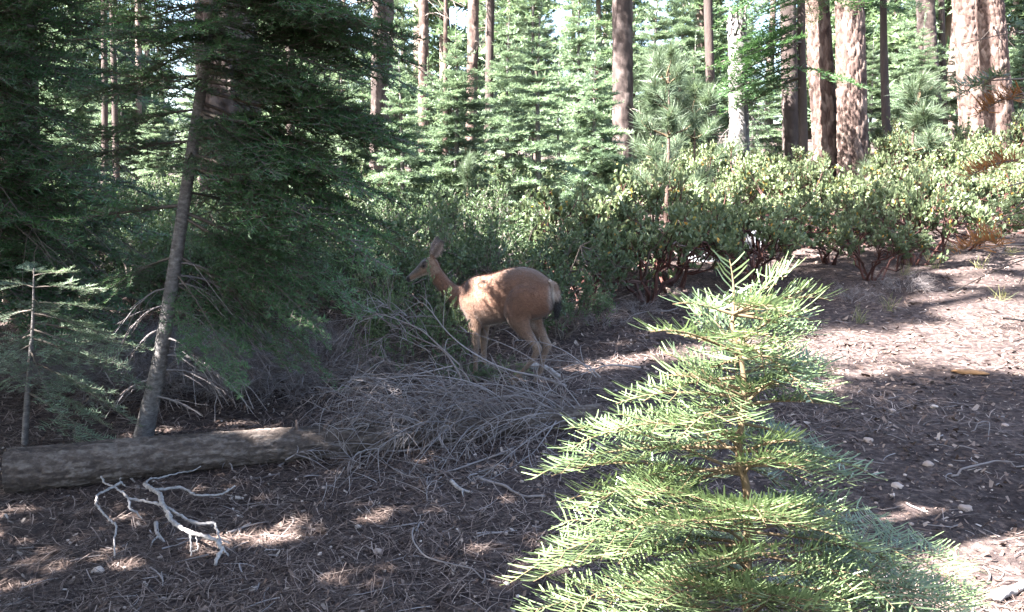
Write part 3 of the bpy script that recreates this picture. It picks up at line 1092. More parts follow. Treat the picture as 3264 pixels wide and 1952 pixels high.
# ------------------------------------------------------------------ young firs and pines
def young_fir(rng, Ht, spread, z0, nl=.070, nw=.019, ds=.013, tw=.058, whorl=.25, leaf='fir_pale'):
    tr, cr = MB(), MB()
    hs = np.linspace(0, 1, 8)
    wob = (rng.random(2) - .5) * .05
    path = np.stack([np.array([wob[0] * math.sin(3 * q) * Ht, wob[1] * math.sin(2 * q) * Ht, q * Ht]) for q in hs])
    tubes(tr, path[None], (Ht * .0155 * (1 - .93 * hs) + .004)[None], 9, .5, 0)
    lens = [.28, .5, .8, 1.15]
    libs = [[fir_bough(rng, L, tw, ds, nl, nw, droop=.12 + .1 * L, tipup=.08, bare=.08, sides=3, r0=.006 + .005 * L, wid=.52, twst=False, vj=.75, upb=.4, spread=.8) for _ in range(3)] for L in lens]
    z = z0
    while z < Ht * .97:
        q = z / Ht
        ln = spread * (1 - q) ** .8 * (1.0 if z > z0 + .4 else .85) + .07
        n = 5 if q < .85 else 4
        a0 = rng.random() * 6.28
        for k in range(n + rng.integers(1, 3)):
            a = a0 + 2 * np.pi * k / n + rng.normal() * .25
            l = ln * (.7 + .45 * rng.random())
            el = -.12 + .75 * q ** 2 + rng.normal() * .08
            i = int(np.argmin([abs(l - x) for x in lens]))
            d = np.array([math.cos(a) * math.cos(el), math.sin(a) * math.cos(el), math.sin(el)])
            p = path[0] * (1 - q) + path[-1] * q
            p = np.array([np.interp(q, hs, path[:, 0]), np.interp(q, hs, path[:, 1]), z])
            cr.put(libs[i][rng.integers(3)], frame(d, roll=rng.normal() * .15), p, l / lens[i], rng.normal() * .07)
        z += whorl * (.55 + .6 * (1 - q)) * (.8 + .4 * rng.random())
    # leader
    lead = fir_bough(rng, Ht * .1 + .12, .3, ds * .7, nl * .8, nw, bare=0, sub=False, wid=.02, sides=3, r0=.006, droop=0, tipup=0, upb=.0, spread=1.5)
    cr.put(lead, frame(np.array([0.001, 0, 1.0])), path[-1] - np.array([0, 0, .1]))
    return tr, cr


rng = np.random.default_rng(5)
YF = []
for k, (ht, spd, z0) in enumerate([(3.6, 1.15, .55), (3.6, 1.0, .7), (3.6, 1.25, .6), (3.6, 1.0, .9), (1.4, .5, .15)]):
    t_, c_ = young_fir(rng, ht, spd, z0)
    YF.append((ht, t_.mesh('trunk', [M['bark_grey']]), c_.mesh('crown', [M['twig_green'], M['fir_pale']])))


def put_fir(label, ub, Y, vtop, var, rz, fat=1.0, group=None, vb=None):
    base = at(ub, vb or 200, Y)
    base[2] = Hf(base[0], base[1]) - .03
    top = at(ub, vtop, Y)
    s = (top[2] - base[2]) / YF[var][0]
    root = empty('young_fir', base, rz)
    root.scale = (s * fat, s * fat, s)
    link_mesh('trunk', YF[var][1], root)
    link_mesh('crown', YF[var][2], root)
    tag(root, label, 'fir', group)
    return root


put_fir('young blue-green fir left of the smaller firs, next to the leaning fir boughs', 343, 13.5, 24, 0, .4)
put_fir('young fir with bare grey stem foot rising from the green shrub', 402, 12.2, 52, 1, 1.3)
put_fir('bushy young fir with a low dark skirt behind the deer head', 454, 13.8, 30, 2, 2.2, 1.1)
put_fir('tallest sunlit pale young fir with yellowish leaders among the others', 510, 17.5, 22, 0, 3.0, 1.0)
put_fir('young fir with a long bare grey stem and flat layered boughs above the deer', 543, 12.0, 17, 3, 4.1, 1.15)
put_fir('dense rounded young fir in front of the straight knotty trunk', 596, 13.6, 33, 2, 5.3, .95)
put_fir('tiny dark fir seedling standing in shade at the shrub edge', 507, 10.4, 192, 4, .3, .7)
put_fir('small thin fir in the gap of bright ground between taller young firs', 475, 15.5, 95, 3, 2.8, .9)
put_fir('low dark fir at the foot of the long-stemmed young fir', 560, 11.3, 196, 4, 2.0, 1.2)
for k, (u, Y, vt, var, rz, fat) in enumerate([(300, 19, 60, 1, 1, 1.1), (275, 15.5, 105, 0, 2, 1.2), (365, 21, 40, 2, .5, 1), (430, 22, 70, 1, 3, 1.1), (580, 24, -30, 0, 1.7, .9), (560, 21, 60, 3, 4, 1), (655, 25, -20, 1, 2.6, 1.0), (690, 22, 45, 0, 3.6, 1), (675, 28, -40, 2, .9, .9),
                                              (740, 29, 0, 1, 1.9, 1.0), (765, 25, 60, 2, 2.9, 1.0), (865, 28, 40, 0, .2, 1.1), (910, 29, 25, 2, 1.2, 1.1), (905, 33, -40, 1, 4.4, 1), (1015, 30, 20, 0, 2.1, 1.2), (1030, 24, 60, 2, 3.3, 1.1), (955, 33, 10, 1, .7, 1.1), (70, 17, 110, 2, .6, 1.2),
                                              (160, 20, 100, 0, 1.6, 1.2), (205, 22, 40, 1, 2.7, 1.1), (20, 22, 60, 3, 3.7, 1.2), (130, 27, 30, 2, 4.7, 1.1), (60, 30, -20, 0, 5.5, 1.1), (255, 28, -10, 1, .3, 1.0), (320, 30, -40, 2, 1.4, 1.0), (530, 30, -60, 1, 5.1, .9), (625, 32, -30, 3, 1.1, 1.0), (400, 31, -20, 0, 3.9, 1)]):
    q_ = at(u, 180, Y)
    j_ = min(LMK, key=lambda m_: math.hypot(m_[1] - q_[0], (m_[2] - q_[1]) * .5))[0]
    w_ = ' '.join(j_.split()[:7])
    put_fir('background fir next to the ' + w_, u, Y, vt, var, rz, fat, 'background firs by the ' + w_)


def young_pine(rng, Ht, spread, z0, nl=.17, nw=.0055, per=55):
    tr, cr = MB(), MB()
    hs = np.linspace(0, 1, 8)
    path = np.stack([np.array([.03 * math.sin(3 * q) * Ht, 0, q * Ht]) for q in hs])
    tubes(tr, path[None], (Ht * .017 * (1 - .85 * hs))[None], 9, .5, 0)
    z = z0
    while z < Ht:
        q = z / Ht
        for k in range(4):
            a = rng.random() * 6.28
            l = spread * (1 - q * .65) * (.6 + .6 * rng.random())
            el = .1 + .8 * q
            b = pine_branch(rng, l, tufts=4, per=per, nl=nl, nw=nw, r0=.012, droop=.15)
            cr.put(b, frame(np.array([math.cos(a), math.sin(a), math.tan(el) * .8])), np.array([np.interp(q, hs, path[:, 0]), 0, z]))
        z += .27
    b = pine_branch(rng, .25, tufts=2, per=per * 2, nl=nl, nw=nw, r0=.01, droop=0)
    cr.put(b, frame(np.array([.05, 0, 1.0])), path[-1] - np.array([0, 0, .1]))
    return tr, cr


rng = np.random.default_rng(9)
YP = []
for ht, spd, z0 in [(2.0, .75, .75), (1.2, .55, .25)]:
    t_, c_ = young_pine(rng, ht, spd, z0)
    YP.append((ht, t_.mesh('trunk', [M['bark_pine']]), c_.mesh('crown', [M['twig_green'], M['pine']])))
for lab, u, Y, vt, var, rz, fat in [('young long-needled pine with brown stem rising from the manzanita', 665, 11.6, 66, 0, 1.0, 1.0),
                                    ('small pale long-needled pine among manzanita below dark trunks', 912, 18, 92, 1, 2.0, 1.3),
                                    ('tiny long-needled pine seedling in the gap between young firs', 469, 13, 168, 1, 3.0, .8),
                                    ('young pine with soft needles beside the background firs and snag', 690, 17, 100, 1, .5, 1.2)]:
    base = at(u, 200, Y)
    base[2] = Hf(base[0], base[1]) - .03
    s = (at(u, vt, Y)[2] - base[2]) / YP[var][0]
    root = empty('young_pine', base, rz)
    root.scale = (s * fat, s * fat, s)
    link_mesh('trunk', YP[var][1], root)
    link_mesh('crown', YP[var][2], root)
    tag(root, lab, 'pine')

# ------------------------------------------------------------------ far forest
rng = np.random.default_rng(31)
FT = []
for k in range(4):
    ht = 16.0
    fir = k < 2
    tr = trunk(np.array([[0, 0, -.2], [.1, 0, 5], [.05, .1, 10], [0, 0, ht]]), [.26, .22, .14, .02], n=9, rows=10)
    cr = crown(rng, [np.zeros(3), np.array([0, 0, ht])], (1.5 if fir else 5.0) / ht, .99, 8.0 if fir else 5.5, 2.5 if fir else 2.4, .4, FBF if fir else PB)
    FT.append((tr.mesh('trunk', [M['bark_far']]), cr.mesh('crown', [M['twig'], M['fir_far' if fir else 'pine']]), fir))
n = 0
for k in range(400):
    y = 33 + 62 * rng.random() ** .8
    x = (rng.random() * 2 - 1) * .72 * y
    u = 512 + F * x / y
    if n >= 125:
        break
    if any(abs(u - g_) < w_ and rng.random() < .85 for g_, w_ in ((190, 16), (352, 16), (452, 14), (550, 20), (670, 14), (770, 16), (900, 10), (955, 12))):
        continue
    t_, c_, fir = FT[rng.integers(4) if rng.random() < .4 else rng.integers(2)]
    root = empty('fir_tree' if fir else 'pine_tree', (x, y, Hf(x, y) - .1), rng.random() * 6.28)
    s = .75 + .6 * rng.random()
    root.scale = (s, s, s * (.9 + .3 * rng.random()))
    link_mesh('trunk', t_, root)
    link_mesh('crown', c_, root)
    tag(root, 'distant %s in the forest far beyond the clearing' % ('fir full of foliage down to the ground' if fir else 'bare-stemmed pine'), 'tree', 'distant firs' if fir else 'distant pines')
    n += 1

# ------------------------------------------------------------------ near firs, bough by bough
def split_meshes(mb, mats, names=('bough', 'needles')):
    a, b = MB(), MB()
    a.c = [(V, f, r, 0) for V, f, r, m in mb.c if m == 0]
    b.c = [(V, f, r, 0) for V, f, r, m in mb.c if m == 1]
    return a.mesh(names[0], [mats[0]]), b.mesh(names[1], [mats[1]])


def mat4(R, t, s):
    m = Matrix([[R[i, j] * s for j in range(3)] + [t[i]] for i in range(3)] + [[0, 0, 0, 1]])
    return m


def hang(me2, root, R, t, s=1.0):
    b = link_mesh('bough', me2[0], root)
    b.matrix_local = mat4(R, t, s)
    n_ = link_mesh('needles', me2[1], b)
    return b


rng = np.random.default_rng(101)
NB = []
for L, dr in [(1.3, .25), (1.3, .18), (1.3, .32), (1.3, .22), (.7, .15), (.7, .1)]:
    NB.append((L, split_meshes(fir_bough(rng, L, .062, .0068, .042, .0078, droop=dr, tipup=.06, bare=.12, sides=4, r0=.011, wid=.42, base=.45, upb=.3, spread=.8, vj=.7), (M['twig'], M['fir']))))


def lean_fir():
    foot = gp(149, 437)
    Y = foot[1]
    foot[2] -= .05
    top = at(202, 54, Y + .05)
    d = (top - foot) / (top[2] - foot[2])
    hmax = 4.6
    hs = np.linspace(0, 1, 10)
    # slight curve at the foot, then straight
    path = np.stack([foot + d * h * hmax + np.array([-.05 * math.exp(-h * 12) + .05 * h, 0, 0]) for h in hs])
    wpx = [18, 14.5, 13, 11.5, 10.5, 9.5, 8, 6, 4, 2]
    radii = np.array(wpx) * .5 / F * Y
    root = empty('leaning_fir', foot)
    trunk(path - foot, radii, n=18, rows=110, flare=.12).build('trunk', [M['bark_grey']], root)
    rg = np.random.default_rng(12)

    def pt(h):
        q = h / hmax
        return np.array([np.interp(q, hs, path[:, i]) for i in range(3)]) - foot
    # (height, azimuth deg from +x counter-clockwise, elevation, length)
    B = []
    for h, az, el, ln in [(1.15, -8, -.35, 1.45), (1.3, 14, -.40, 1.40), (1.38, -25, -.30, 1.25), (1.5, 5, -.20, 1.45), (1.62, 25, -.25, 1.2), (1.7, -15, -.12, 1.5), (1.85, 8, -.14, 1.45), (1.95, -40, -.2, 1.0),
                          (2.05, 18, -.10, 1.35), (2.15, -10, -.06, 1.45), (2.3, 5, -.03, 1.35), (2.4, -30, -.05, 1.1), (2.45, 30, 0, 1.1), (2.6, 0, .0, 1.3), (2.75, 15, .05, 1.2), (2.9, -12, .05, 1.2), (3.05, 8, .1, 1.1), (3.2, -20, .12, 1.0), (3.4, 10, .15, 1.0), (3.6, 0, .2, .9),
                          (1.25, 170, -.15, .9), (1.5, 195, -.1, .8), (1.8, 165, .0, 1.0), (2.0, 185, .05, 1.0), (2.2, 172, .12, 1.1), (2.4, 200, .1, .9), (2.6, 160, .1, 1.0), (2.8, 190, .12, 1.0), (3.0, 170, .15, .9), (3.3, 195, .2, .8),
                          (1.75, -80, -.2, .6), (2.1, -95, -.15, .65), (2.5, -75, -.1, .6), (2.85, -100, .0, .6), (1.6, 80, -.1, 1.0), (1.9, 100, -.1, 1.0), (2.3, 75, 0, 1.0), (2.7, 95, 0, .9), (3.1, 85, .1, .9), (3.5, 100, .2, .7), (3.8, 30, .3, .7), (3.9, 200, .3, .6), (4.1, -60, .4, .5), (4.3, 80, .6, .4),
                          (1.0, 20, -.45, 1.15), (1.05, -20, -.5, 1.0), (2.52, 12, -.05, 1.35), (2.68, -18, 0, 1.3), (2.82, 22, 0, 1.2), (3.0, -4, .05, 1.2), (3.15, 14, .08, 1.1), (2.25, 20, -.08, 1.3), (1.98, -4, -.1, 1.5)]:
        right = math.cos(rad(az)) > .6
        for rep in range(2 if (h > 1.6 and right) else 1):
            B.append((h + rg.normal() * .05, rad(az + rg.normal() * 9), el - (.14 if right else .03) + rg.normal() * .06, ln * (.85 + .22 * rg.random())))
    for k in range(26):           # boughs towards the viewer that hide the upper stem
        B.append((2.15 + 1.7 * rg.random(), rad(-90 + rg.normal() * 45), -.05 + rg.normal() * .1, .6 + .35 * rg.random()))
    for h, a, el, ln in B:
        i = rg.integers(0, 4) if ln > .8 else rg.integers(4, 6)
        L, me2 = NB[i]
        dd = np.array([math.cos(a) * math.cos(el), math.sin(a) * math.cos(el), math.sin(el)])
        blocked = False
        for w in (.45, .65, .85, 1.0):
            c = foot + pt(h) + dd * ln * w - np.array([0, 0, .22 * ln * w ** 1.6])
            for q, rq in DEER_LIT:
                e = c - q
                s_ = e @ SUN
                blocked |= s_ > 0 and math.sqrt(max(0, e @ e - s_ * s_)) < rq + .20
        if blocked and rg.random() < .9:
            continue
        hang(me2, root, frame(dd, roll=rg.normal() * .15), pt(h), ln / L)
    for h, az, ln, dr in [(.75, 10, .5, .9), (.82, -20, .62, 1.0), (.9, 25, .7, .9), (.98, -5, .6, 1.1), (1.02, 35, .55, .9), (.65, -30, .5, .8), (.6, 15, .35, .8), (.95, 165, .4, 1.1), (.85, 200, .35, 1.2), (.7, 175, .3, 1.2), (.45, 20, .4, .5), (.3, -15, .35, .4), (1.1, 0, .6, 1.0), (.55, 0, .55, .75), (.4, 190, .3, .9)]:
        mb = MB()
        mb.put(bare_branch(rg, ln, r0=.006, droop=dr, twigs=9), frame(np.array([math.cos(rad(az)), math.sin(rad(az)), .15])), pt(h))
        mb.build('dead_branch', [M['brush']], root)
    tag(root, 'slim grey-barked leaning fir with dark boughs and bare lower twigs behind the log', 'fir')


lean_fir()


def dark_fir():
    Y = 6.6
    foot = at(-46, 300, Y)
    foot[2] = Hf(foot[0], foot[1]) - .05
    hmax = 7.5
    path = np.stack([foot + np.array([.05 * math.sin(q * 4), 0, q * hmax]) for q in np.linspace(0, 1, 8)])
    root = empty('dark_fir', foot)
    trunk(path - foot, .11 * np.linspace(1.05, .1, 8), n=16, rows=60, flare=.2).build('trunk', [M['bark_grey']], root)
    rg = np.random.default_rng(15)
    for k in range(84):
        h = .75 + 4.3 * (k + rg.random()) / 84
        a = rg.normal() * .75 if k % 4 else rg.random() * 6.28
        el = -.32 + .09 * h + rg.normal() * .07
        ln = (2.15 - .12 * h) * (.65 + .45 * rg.random())
        L, me2 = NB[rg.integers(0, 4)]
        dd = np.array([math.cos(a) * math.cos(el), math.sin(a) * math.cos(el), math.sin(el)])
        hang(me2, root, frame(dd, roll=rg.normal() * .2), np.array([0, 0, h]), ln / L)
    for k in range(10):
        mb = MB()
        a = rg.normal() * .6
        mb.put(bare_branch(rg, 1.2 + .8 * rg.random(), r0=.010, droop=.35, twigs=10), frame(np.array([math.cos(a), math.sin(a), -.1])), np.array([0, 0, .7 + 1.6 * rg.random()]))
        mb.build('dead_branch', [M['twig']], root)
    tag(root, 'large dark shaded fir whose long sloping boughs reach in towards the leaning fir', 'fir')


dark_fir()


def left_sapling():
    foot = gp(25, 446)
    Y = foot[1]
    foot[2] -= .03
    root = empty('fir_sapling', foot)
    pts = np.array([at(24, 452, Y), at(27, 400, Y), at(31, 350, Y), at(33, 322, Y), at(34, 268, Y)]) - foot
    trunk(pts, [.019, .016, .013, .010, .003], n=9, rows=20).build('trunk', [M['bark_grey']], root)
    rg = np.random.default_rng(3)
    lib = [(.6, split_meshes(fir_bough(rg, .6, .055, .006, .036, .0055, droop=.3, tipup=.1, bare=.15, r0=.006, wid=.42, base=.6, vj=.6), (M['twig'], M['fir_pale']))) for _ in range(4)]
    P = smooth_path(pts, 60)
    for q, az, el, ln in [(.30, -5, -.35, .85), (.45, 15, -.45, .75), (.5, -35, -.3, .6), (.62, 0, -.25, .75), (.66, 160, -.2, .6), (.7, -20, -.1, .7), (.75, 25, -.12, .7), (.72, -90, -.2, .5), (.8, -10, .0, .6), (.82, 170, -.05, .5), (.85, 60, 0, .5), (.88, -50, .1, .45), (.92, 10, .15, .45), (.93, 150, .2, .4), (.97, -15, .3, .35), (.98, 120, .4, .3),
                          (.40, 200, -.3, .5), (.55, -110, -.25, .5), (.60, 95, -.2, .6), (.35, 40, -.5, .6)]:
        a = rad(az + rg.normal() * 6)
        L, me2 = lib[rg.integers(4)]
        dd = np.array([math.cos(a) * math.cos(el), math.sin(a) * math.cos(el), math.sin(el)])
        hang(me2, root, frame(dd, roll=rg.normal() * .15), P[int(q * 59)], ln / L)
    tag(root, 'small drooping fir sapling with a thin stem behind the cut end of the log', 'fir')


left_sapling()


def sapling():
    Z = lambda zx, zy: (486.3 + zx * .24354, 251 + zy * .24354)
    root = empty('fir_sapling', SAP_BASE)
    sp_ = [SAP_BASE + np.array([.02, 0, -.05]), at(*Z(1090, 1650), SAP_Y), at(*Z(1080, 1400), SAP_Y), at(*Z(1060, 1000), SAP_Y), at(*Z(1050, 840), SAP_Y), at(*Z(1045, 600), SAP_Y), at(*Z(1040, 380), SAP_Y), at(*Z(1010, 250), SAP_Y + .02)]
    P = smooth_path(sp_, 120)
    R = np.interp(np.linspace(0, 1, 120), [0, .3, .7, 1], [.014, .010, .0065, .0035])
    P = P + np.stack([.008 * np.sin(np.linspace(0, 19, 120)), .008 * np.cos(np.linspace(0, 15, 120)), np.zeros(120)], 1)
    trunk(P - SAP_BASE, R, n=10, rows=120).build('stem', [M['twig_green']], root)
    zpx = proj(P)[0][:, 1]
    rg = np.random.default_rng(44)
    specs = []
    for ry, tips in [
        (300, [(650, 262, -.10), (820, 175, .10), (1405, 240, .05), (1385, 140, .12), (1150, 165, -.2), (900, 320, -.22), (1250, 330, -.18), (1330, 300, 0), (730, 215, .02), (950, 20, .04), (1245, 40, .02), (1080, 120, .25), (1300, 190, -.08)]),
        (560, [(700, 395, .1), (505, 520, -.05), (760, 500, -.22), (1450, 500, .05), (1530, 605, .0), (1400, 400, .15), (1150, 470, -.28), (980, 470, .25), (1300, 590, -.22), (880, 440, .12), (1420, 560, -.1), (620, 600, .1)]),
        (790, [(125, 825, -.05), (335, 600, .05), (870, 700, -.3), (450, 690, -.15), (1340, 760, -.15), (640, 650, .1), (220, 770, .1), (520, 840, -.18), (1380, 800, .15), (1000, 820, -.33), (320, 800, -.02), (700, 760, -.22), (1250, 720, .2)]),
        (960, [(1590, 880, .0), (600, 880, -.25), (1480, 1000, .1), (1400, 870, -.2), (230, 965, .12), (520, 1040, -.25), (320, 900, -.08), (1570, 915, .08), (900, 960, -.33), (1250, 980, -.3), (420, 980, .1), (1100, 900, .25)]),
        (1180, [(60, 1290, -.1), (250, 1030, .05), (1600, 1060, .1), (1800, 1250, .0), (2050, 1185, .15), (240, 1150, .1), (720, 1030, -.32), (1400, 1250, -.28), (1720, 1330, -.1), (140, 1240, .05), (900, 1180, -.36), (520, 1180, -.25), (1200, 1120, -.33), (1560, 1180, -.15), (380, 1260, -.15)]),
        (1420, [(10, 1330, 0), (70, 1400, -.15), (170, 1470, -.28), (500, 1430, -.32), (900, 1420, -.38), (1300, 1390, -.36), (2050, 1270, .1), (1900, 1420, -.12), (1620, 1480, -.28), (350, 1330, -.2), (1150, 1300, -.38), (2080, 1400, 0), (700, 1330, -.33), (1480, 1380, -.25), (250, 1400, 0), (1750, 1440, .1)]),
        (1680, [(80, 1560, -.1), (500, 1600, -.35), (900, 1600, -.4), (1300, 1600, -.38), (1800, 1560, -.2), (2000, 1560, 0), (300, 1520, .15), (1700, 1600, .2), (1000, 1600, .4), (1100, 1520, -.4)]),
    ]:
        for (tx, ty, dy) in tips:
            specs.append((ry + rg.normal() * 85, tx + rg.normal() * 35, ty + rg.normal() * 30, dy))
    for ry in (400, 560, 760, 900, 1050, 1200, 1350, 1500):       # the far side
        for k in range(2):
            specs.append((ry, 1000 + rg.normal() * 200, ry - 90 + rg.normal() * 60, .28 + .15 * rg.random()))
    for k in range(12):           # short inner shoots along the stem
        ry = 330 + 1200 * rg.random()
        specs.append((ry, 1045 + rg.normal() * 170, ry - 60 - 90 * rg.random(), rg.normal() * .09))
    for ry, tx, ty, dy in specs:
        if (dy < -.2 and ry < 1300 and rg.random() < .22) or (ry > 640 and rg.random() < .16):
            continue
        u, v = Z(0, ry)
        i = int(np.argmin(np.abs(zpx - v)))
        i = min(i, 118)
        p = P[i]
        tu, tv = Z(tx, ty)
        tip = at(tu, tv, SAP_Y + dy)
        L = float(np.linalg.norm(tip - p))
        d = (tip - p) / L
        up_shoot = abs(d[2]) > .85
        b = fir_bough(rg, L, .058, .0064, .048, .0036, seg=2, droop=.02 if up_shoot else -.10, tipup=.0 if up_shoot else -.20, wid=.2 if up_shoot else .48, bare=.18, sides=5, r0=.0042, base=.52, upb=.16, spread=.14, sub=False, vj=.16)
        m2 = split_meshes(b, (M['twig_green'], M['fir_near']))
        hang(m2, root, frame(d, roll=rg.normal() * .2), p - SAP_BASE)
    tag(root, 'bright sunlit fir sapling with long flat needles standing alone on the bare ground', 'fir')


sapling()


def edge_fir():
    """small half-dead fir just outside the frame whose dead tips reach in"""
    base = np.array([2.35, 2.75, 0])
    base[2] = HGf(base[0], base[1]) - .03
    root = empty('half_dead_fir', base)
    pts = np.array([[0, 0, 0], [.02, 0, .8], [0, .02, 1.6], [.01, 0, 2.4]])
    trunk(pts, [.03, .025, .017, .005], n=9, rows=20).build('trunk', [M['bark_grey']], root)
    rg = np.random.default_rng(8)
    for tip, z, Lm in [((964, 78), 1.95, 'mix'), ((986, 96), 1.9, 'dead'), ((974, 160), 1.62, 'dead'), ((964, 236), 1.35, 'dead'), ((985, 240), 1.3, 'bare'), ((1000, 30), 2.1, 'bare'), ((1010, 300), 1.0, 'bare')]:
        t_ = at(tip[0], tip[1], 2.5 + .2 * rg.random())
        p = base + np.array([0, 0, z])
        L = float(np.linalg.norm(t_ - p))
        R = frame((t_ - p) / L)
        if Lm == 'bare':
            mb = MB()
            mb.put(bare_branch(rg, L, r0=.006, droop=.05, twigs=6), R, p - base)
            mb.build('dead_branch', [M['twig']], root)
        else:
            mb = MB()
            mb.put(bare_branch(rg, L - .1, r0=.006, droop=.04, twigs=4), R, p - base)
            mb.build('dead_branch', [M['twig']], root)
            b = fir_bough(rg, .19, .03, .0035, .036, .0036, seg=2, droop=.25, tipup=-.05, wid=.5, bare=.05, sides=4, r0=.004, base=.5, vj=.9, spread=.9)
            d_ = (t_ - p) / L
            hang(split_meshes(b, (M['twig'], M['dead_needle' if Lm == 'dead' else 'fir_near'])), root, R, p + d_ * (L - .15) - base)
    for k in range(14):
        a = rg.random() * 3.6 - 1.8
        z = .5 + 1.8 * rg.random()
        b = fir_bough(rg, .5, .07, .009, .035, .004, droop=.1, wid=.4, bare=.2, sides=3, r0=.005)
        hang(split_meshes(b, (M['twig'], M['fir'])), root, frame(np.array([math.cos(a), math.sin(a), 0])), np.array([0, 0, z]))
    tag(root, 'half-dead fir beside the trail with orange dead needle tips on bare twigs', 'fir')


edge_fir()

# ------------------------------------------------------------------ shrubs
rng = np.random.default_rng(61)


def edge(pts):
    p = np.array(pts, float)
    return lambda u: np.interp(u, p[:, 0], p[:, 1])


MZ = []
for k in range(5):
    st, lf = shrub(rng, .8, 1.0, 7, 6, 8, .054, .032, 8, .022, upright=.7, tw=.13, zlo=.46)
    MZ.append((st.mesh('stems', [M['manz_stem']]), lf.mesh('leaves', [M['manz']])))
CE = []
for k in range(5):
    st, lf = shrub(rng, .75, 1.0, 8, 7, 9, .027, .015, 13, .012, upright=.35, tw=.13, open_=.6, yel=0)
    CE.append((st.mesh('stems', [M['twig']]), lf.mesh('leaves', [M['cean']])))
DS = []
for k in range(3):
    st, lf = shrub(rng, .6, .6, 9, 8, 8, .02, .01, 1, .006, upright=.0, tw=.16, open_=1.0)
    DS.append(st.mesh('twigs', [M['brush']]))


def put_shrub(kind, x, y, sx, sz, label, group, name, k):
    base = (x, y, HGf(x, y) - .01)
    root = empty(name, base, k * 2.399)
    root.scale = (sx, sx, sz)
    lib = {'m': MZ, 'c': CE}[kind]
    a, b = lib[k % len(lib)]
    link_mesh('stems', a, root)
    link_mesh('leaves', b, root)
    tag(root, label, 'shrub', group)


MARK = [(l, x, y) for l, x, y in LMK]


def near(x, y, marks, pre):
    d = [math.hypot((x - a) * 1.0, (y - b) * .6) for _, a, b in marks]
    i = int(np.argmin(d))
    return pre + ' ' + marks[i][0]


def mk(u, v, s):
    p = gp(u, v)
    return (s, p[0], p[1])


MM = [mk(712, 262, 'the left pale boulder'), mk(775, 245, 'the deeper grey boulder'), mk(665, 215, 'the young long-needled pine'), mk(742, 165, 'the broken pale snag'), mk(845, 185, 'the two big orange-barked pines'), mk(985, 160, 'the pair of tall sunlit pines'), mk(935, 160, 'the dark leaning trunk'),
      mk(885, 170, 'the thin dark fir pole'), mk(600, 200, 'the rounded young fir'), mk(545, 225, 'the long-stemmed young fir'), mk(640, 290, 'the dead twigs at the thicket foot'), mk(860, 290, 'the bare trail'), mk(960, 240, 'the sunny upper trail'), mk(560, 290, 'the deer rump')]
MC = [mk(150, 330, 'the leaning grey fir'), mk(232, 250, 'the very thick red-brown trunk'), mk(20, 260, 'the dark trunk at the forest edge'), mk(115, 210, 'the two slim grey trunks'), mk(402, 206, 'the young fir with a bare foot'), mk(345, 215, 'the blue-green young fir'), mk(291, 200, 'the short-looking dark trunk'),
      mk(454, 205, 'the bushy dark-skirted young fir'), mk(420, 270, 'the deer head'), mk(500, 260, 'the deer back'), mk(300, 320, 'the dead brush'), mk(80, 300, 'the small drooping fir')]
me_ = edge([(520, 326), (600, 326), (660, 318), (700, 306), (860, 302), (915, 290), (935, 262), (990, 246), (1040, 240)])
k = 0
y = 7.9
while y < 22:
    x = -.3 - .02 * y if y < 15 else -.22 * y
    while x < .62 * y + .8:
        xx, yy = x + (rng.random() - .5) * .6, y + (rng.random() - .5) * .6
        (uv,), z_ = proj(np.array([[xx, yy, Hf(xx, yy)]]))
        ok = uv[0] > (515 + 8 * rng.random() if yy < 15 else 330) and uv[1] < me_(uv[0]) - 1
        if 688 < uv[0] < 735 and 232 < uv[1] < 290:
            ok = False
        if 752 < uv[0] < 792 and 225 < uv[1] < 285:
            ok = False
        if 806 < uv[0] < 892 and 165 < uv[1] < 226:
            ok = False
        # leave the young firs' feet and a sunny gap open
        if uv[0] < 640 and 11.5 < yy < 15:
            ok = False
        if uv[0] < 560 and yy < 9.0:
            ok = False
        if ok:
            front = uv[1] > me_(uv[0]) - 28
            s = (.85 + .35 * rng.random()) * (.92 if front else 1)
            sz = s * (.86 + .36 * rng.random()) * (1.02 if uv[0] > 560 else .85) * (1.12 if uv[0] > 840 else .98)
            if uv[0] > 925 and uv[1] > 225:
                sz *= .72
            wh = near(xx, yy, MM, 'near')
            lab, gr = ('manzanita with crooked stems at the thicket front ' + wh, 'front manzanita ' + wh) if front else ('leafy manzanita in the thicket ' + wh, 'manzanita ' + wh)
            put_shrub('m', xx, yy, s * .98, sz, lab, gr, 'manzanita_shrub', k)
            k += 1
        x += 1.02 + .012 * y
    y += .92 + .02 * y
n_manz = k
ce_ = edge([(-20, 315), (150, 330), (300, 345), (400, 350), (470, 350), (530, 345), (540, 300)])
y = 7.2
while y < 17:
    x = -.66 * y - .4
    while x < .35:
        xx, yy = x + (rng.random() - .5) * .5, y + (rng.random() - .5) * .5
        (uv,), z_ = proj(np.array([[xx, yy, Hf(xx, yy)]]))
        ok = -40 < uv[0] < 532 and uv[1] < ce_(uv[0])
        if uv[0] > 440 and yy > 11.5 and rng.random() < .8:
            ok = False
        dd = np.array([xx, yy]) - dw(.25, 0, 0)[:2]
        al = dd @ DF[:2]
        if -.75 < al < .75 and abs(dd @ DL[:2]) < .62:
            ok = False
        if ok:
            s = .9 + .35 * rng.random()
            put_shrub('c', xx, yy, s, s * (1.12 if uv[0] > 300 else 1.0), near(xx, yy, MC, 'green small-leaved shrub behind the log, near'), near(xx, yy, MC, 'green shrubs near'), 'green_shrub', k)
            k += 1
        x += .95
    y += .9
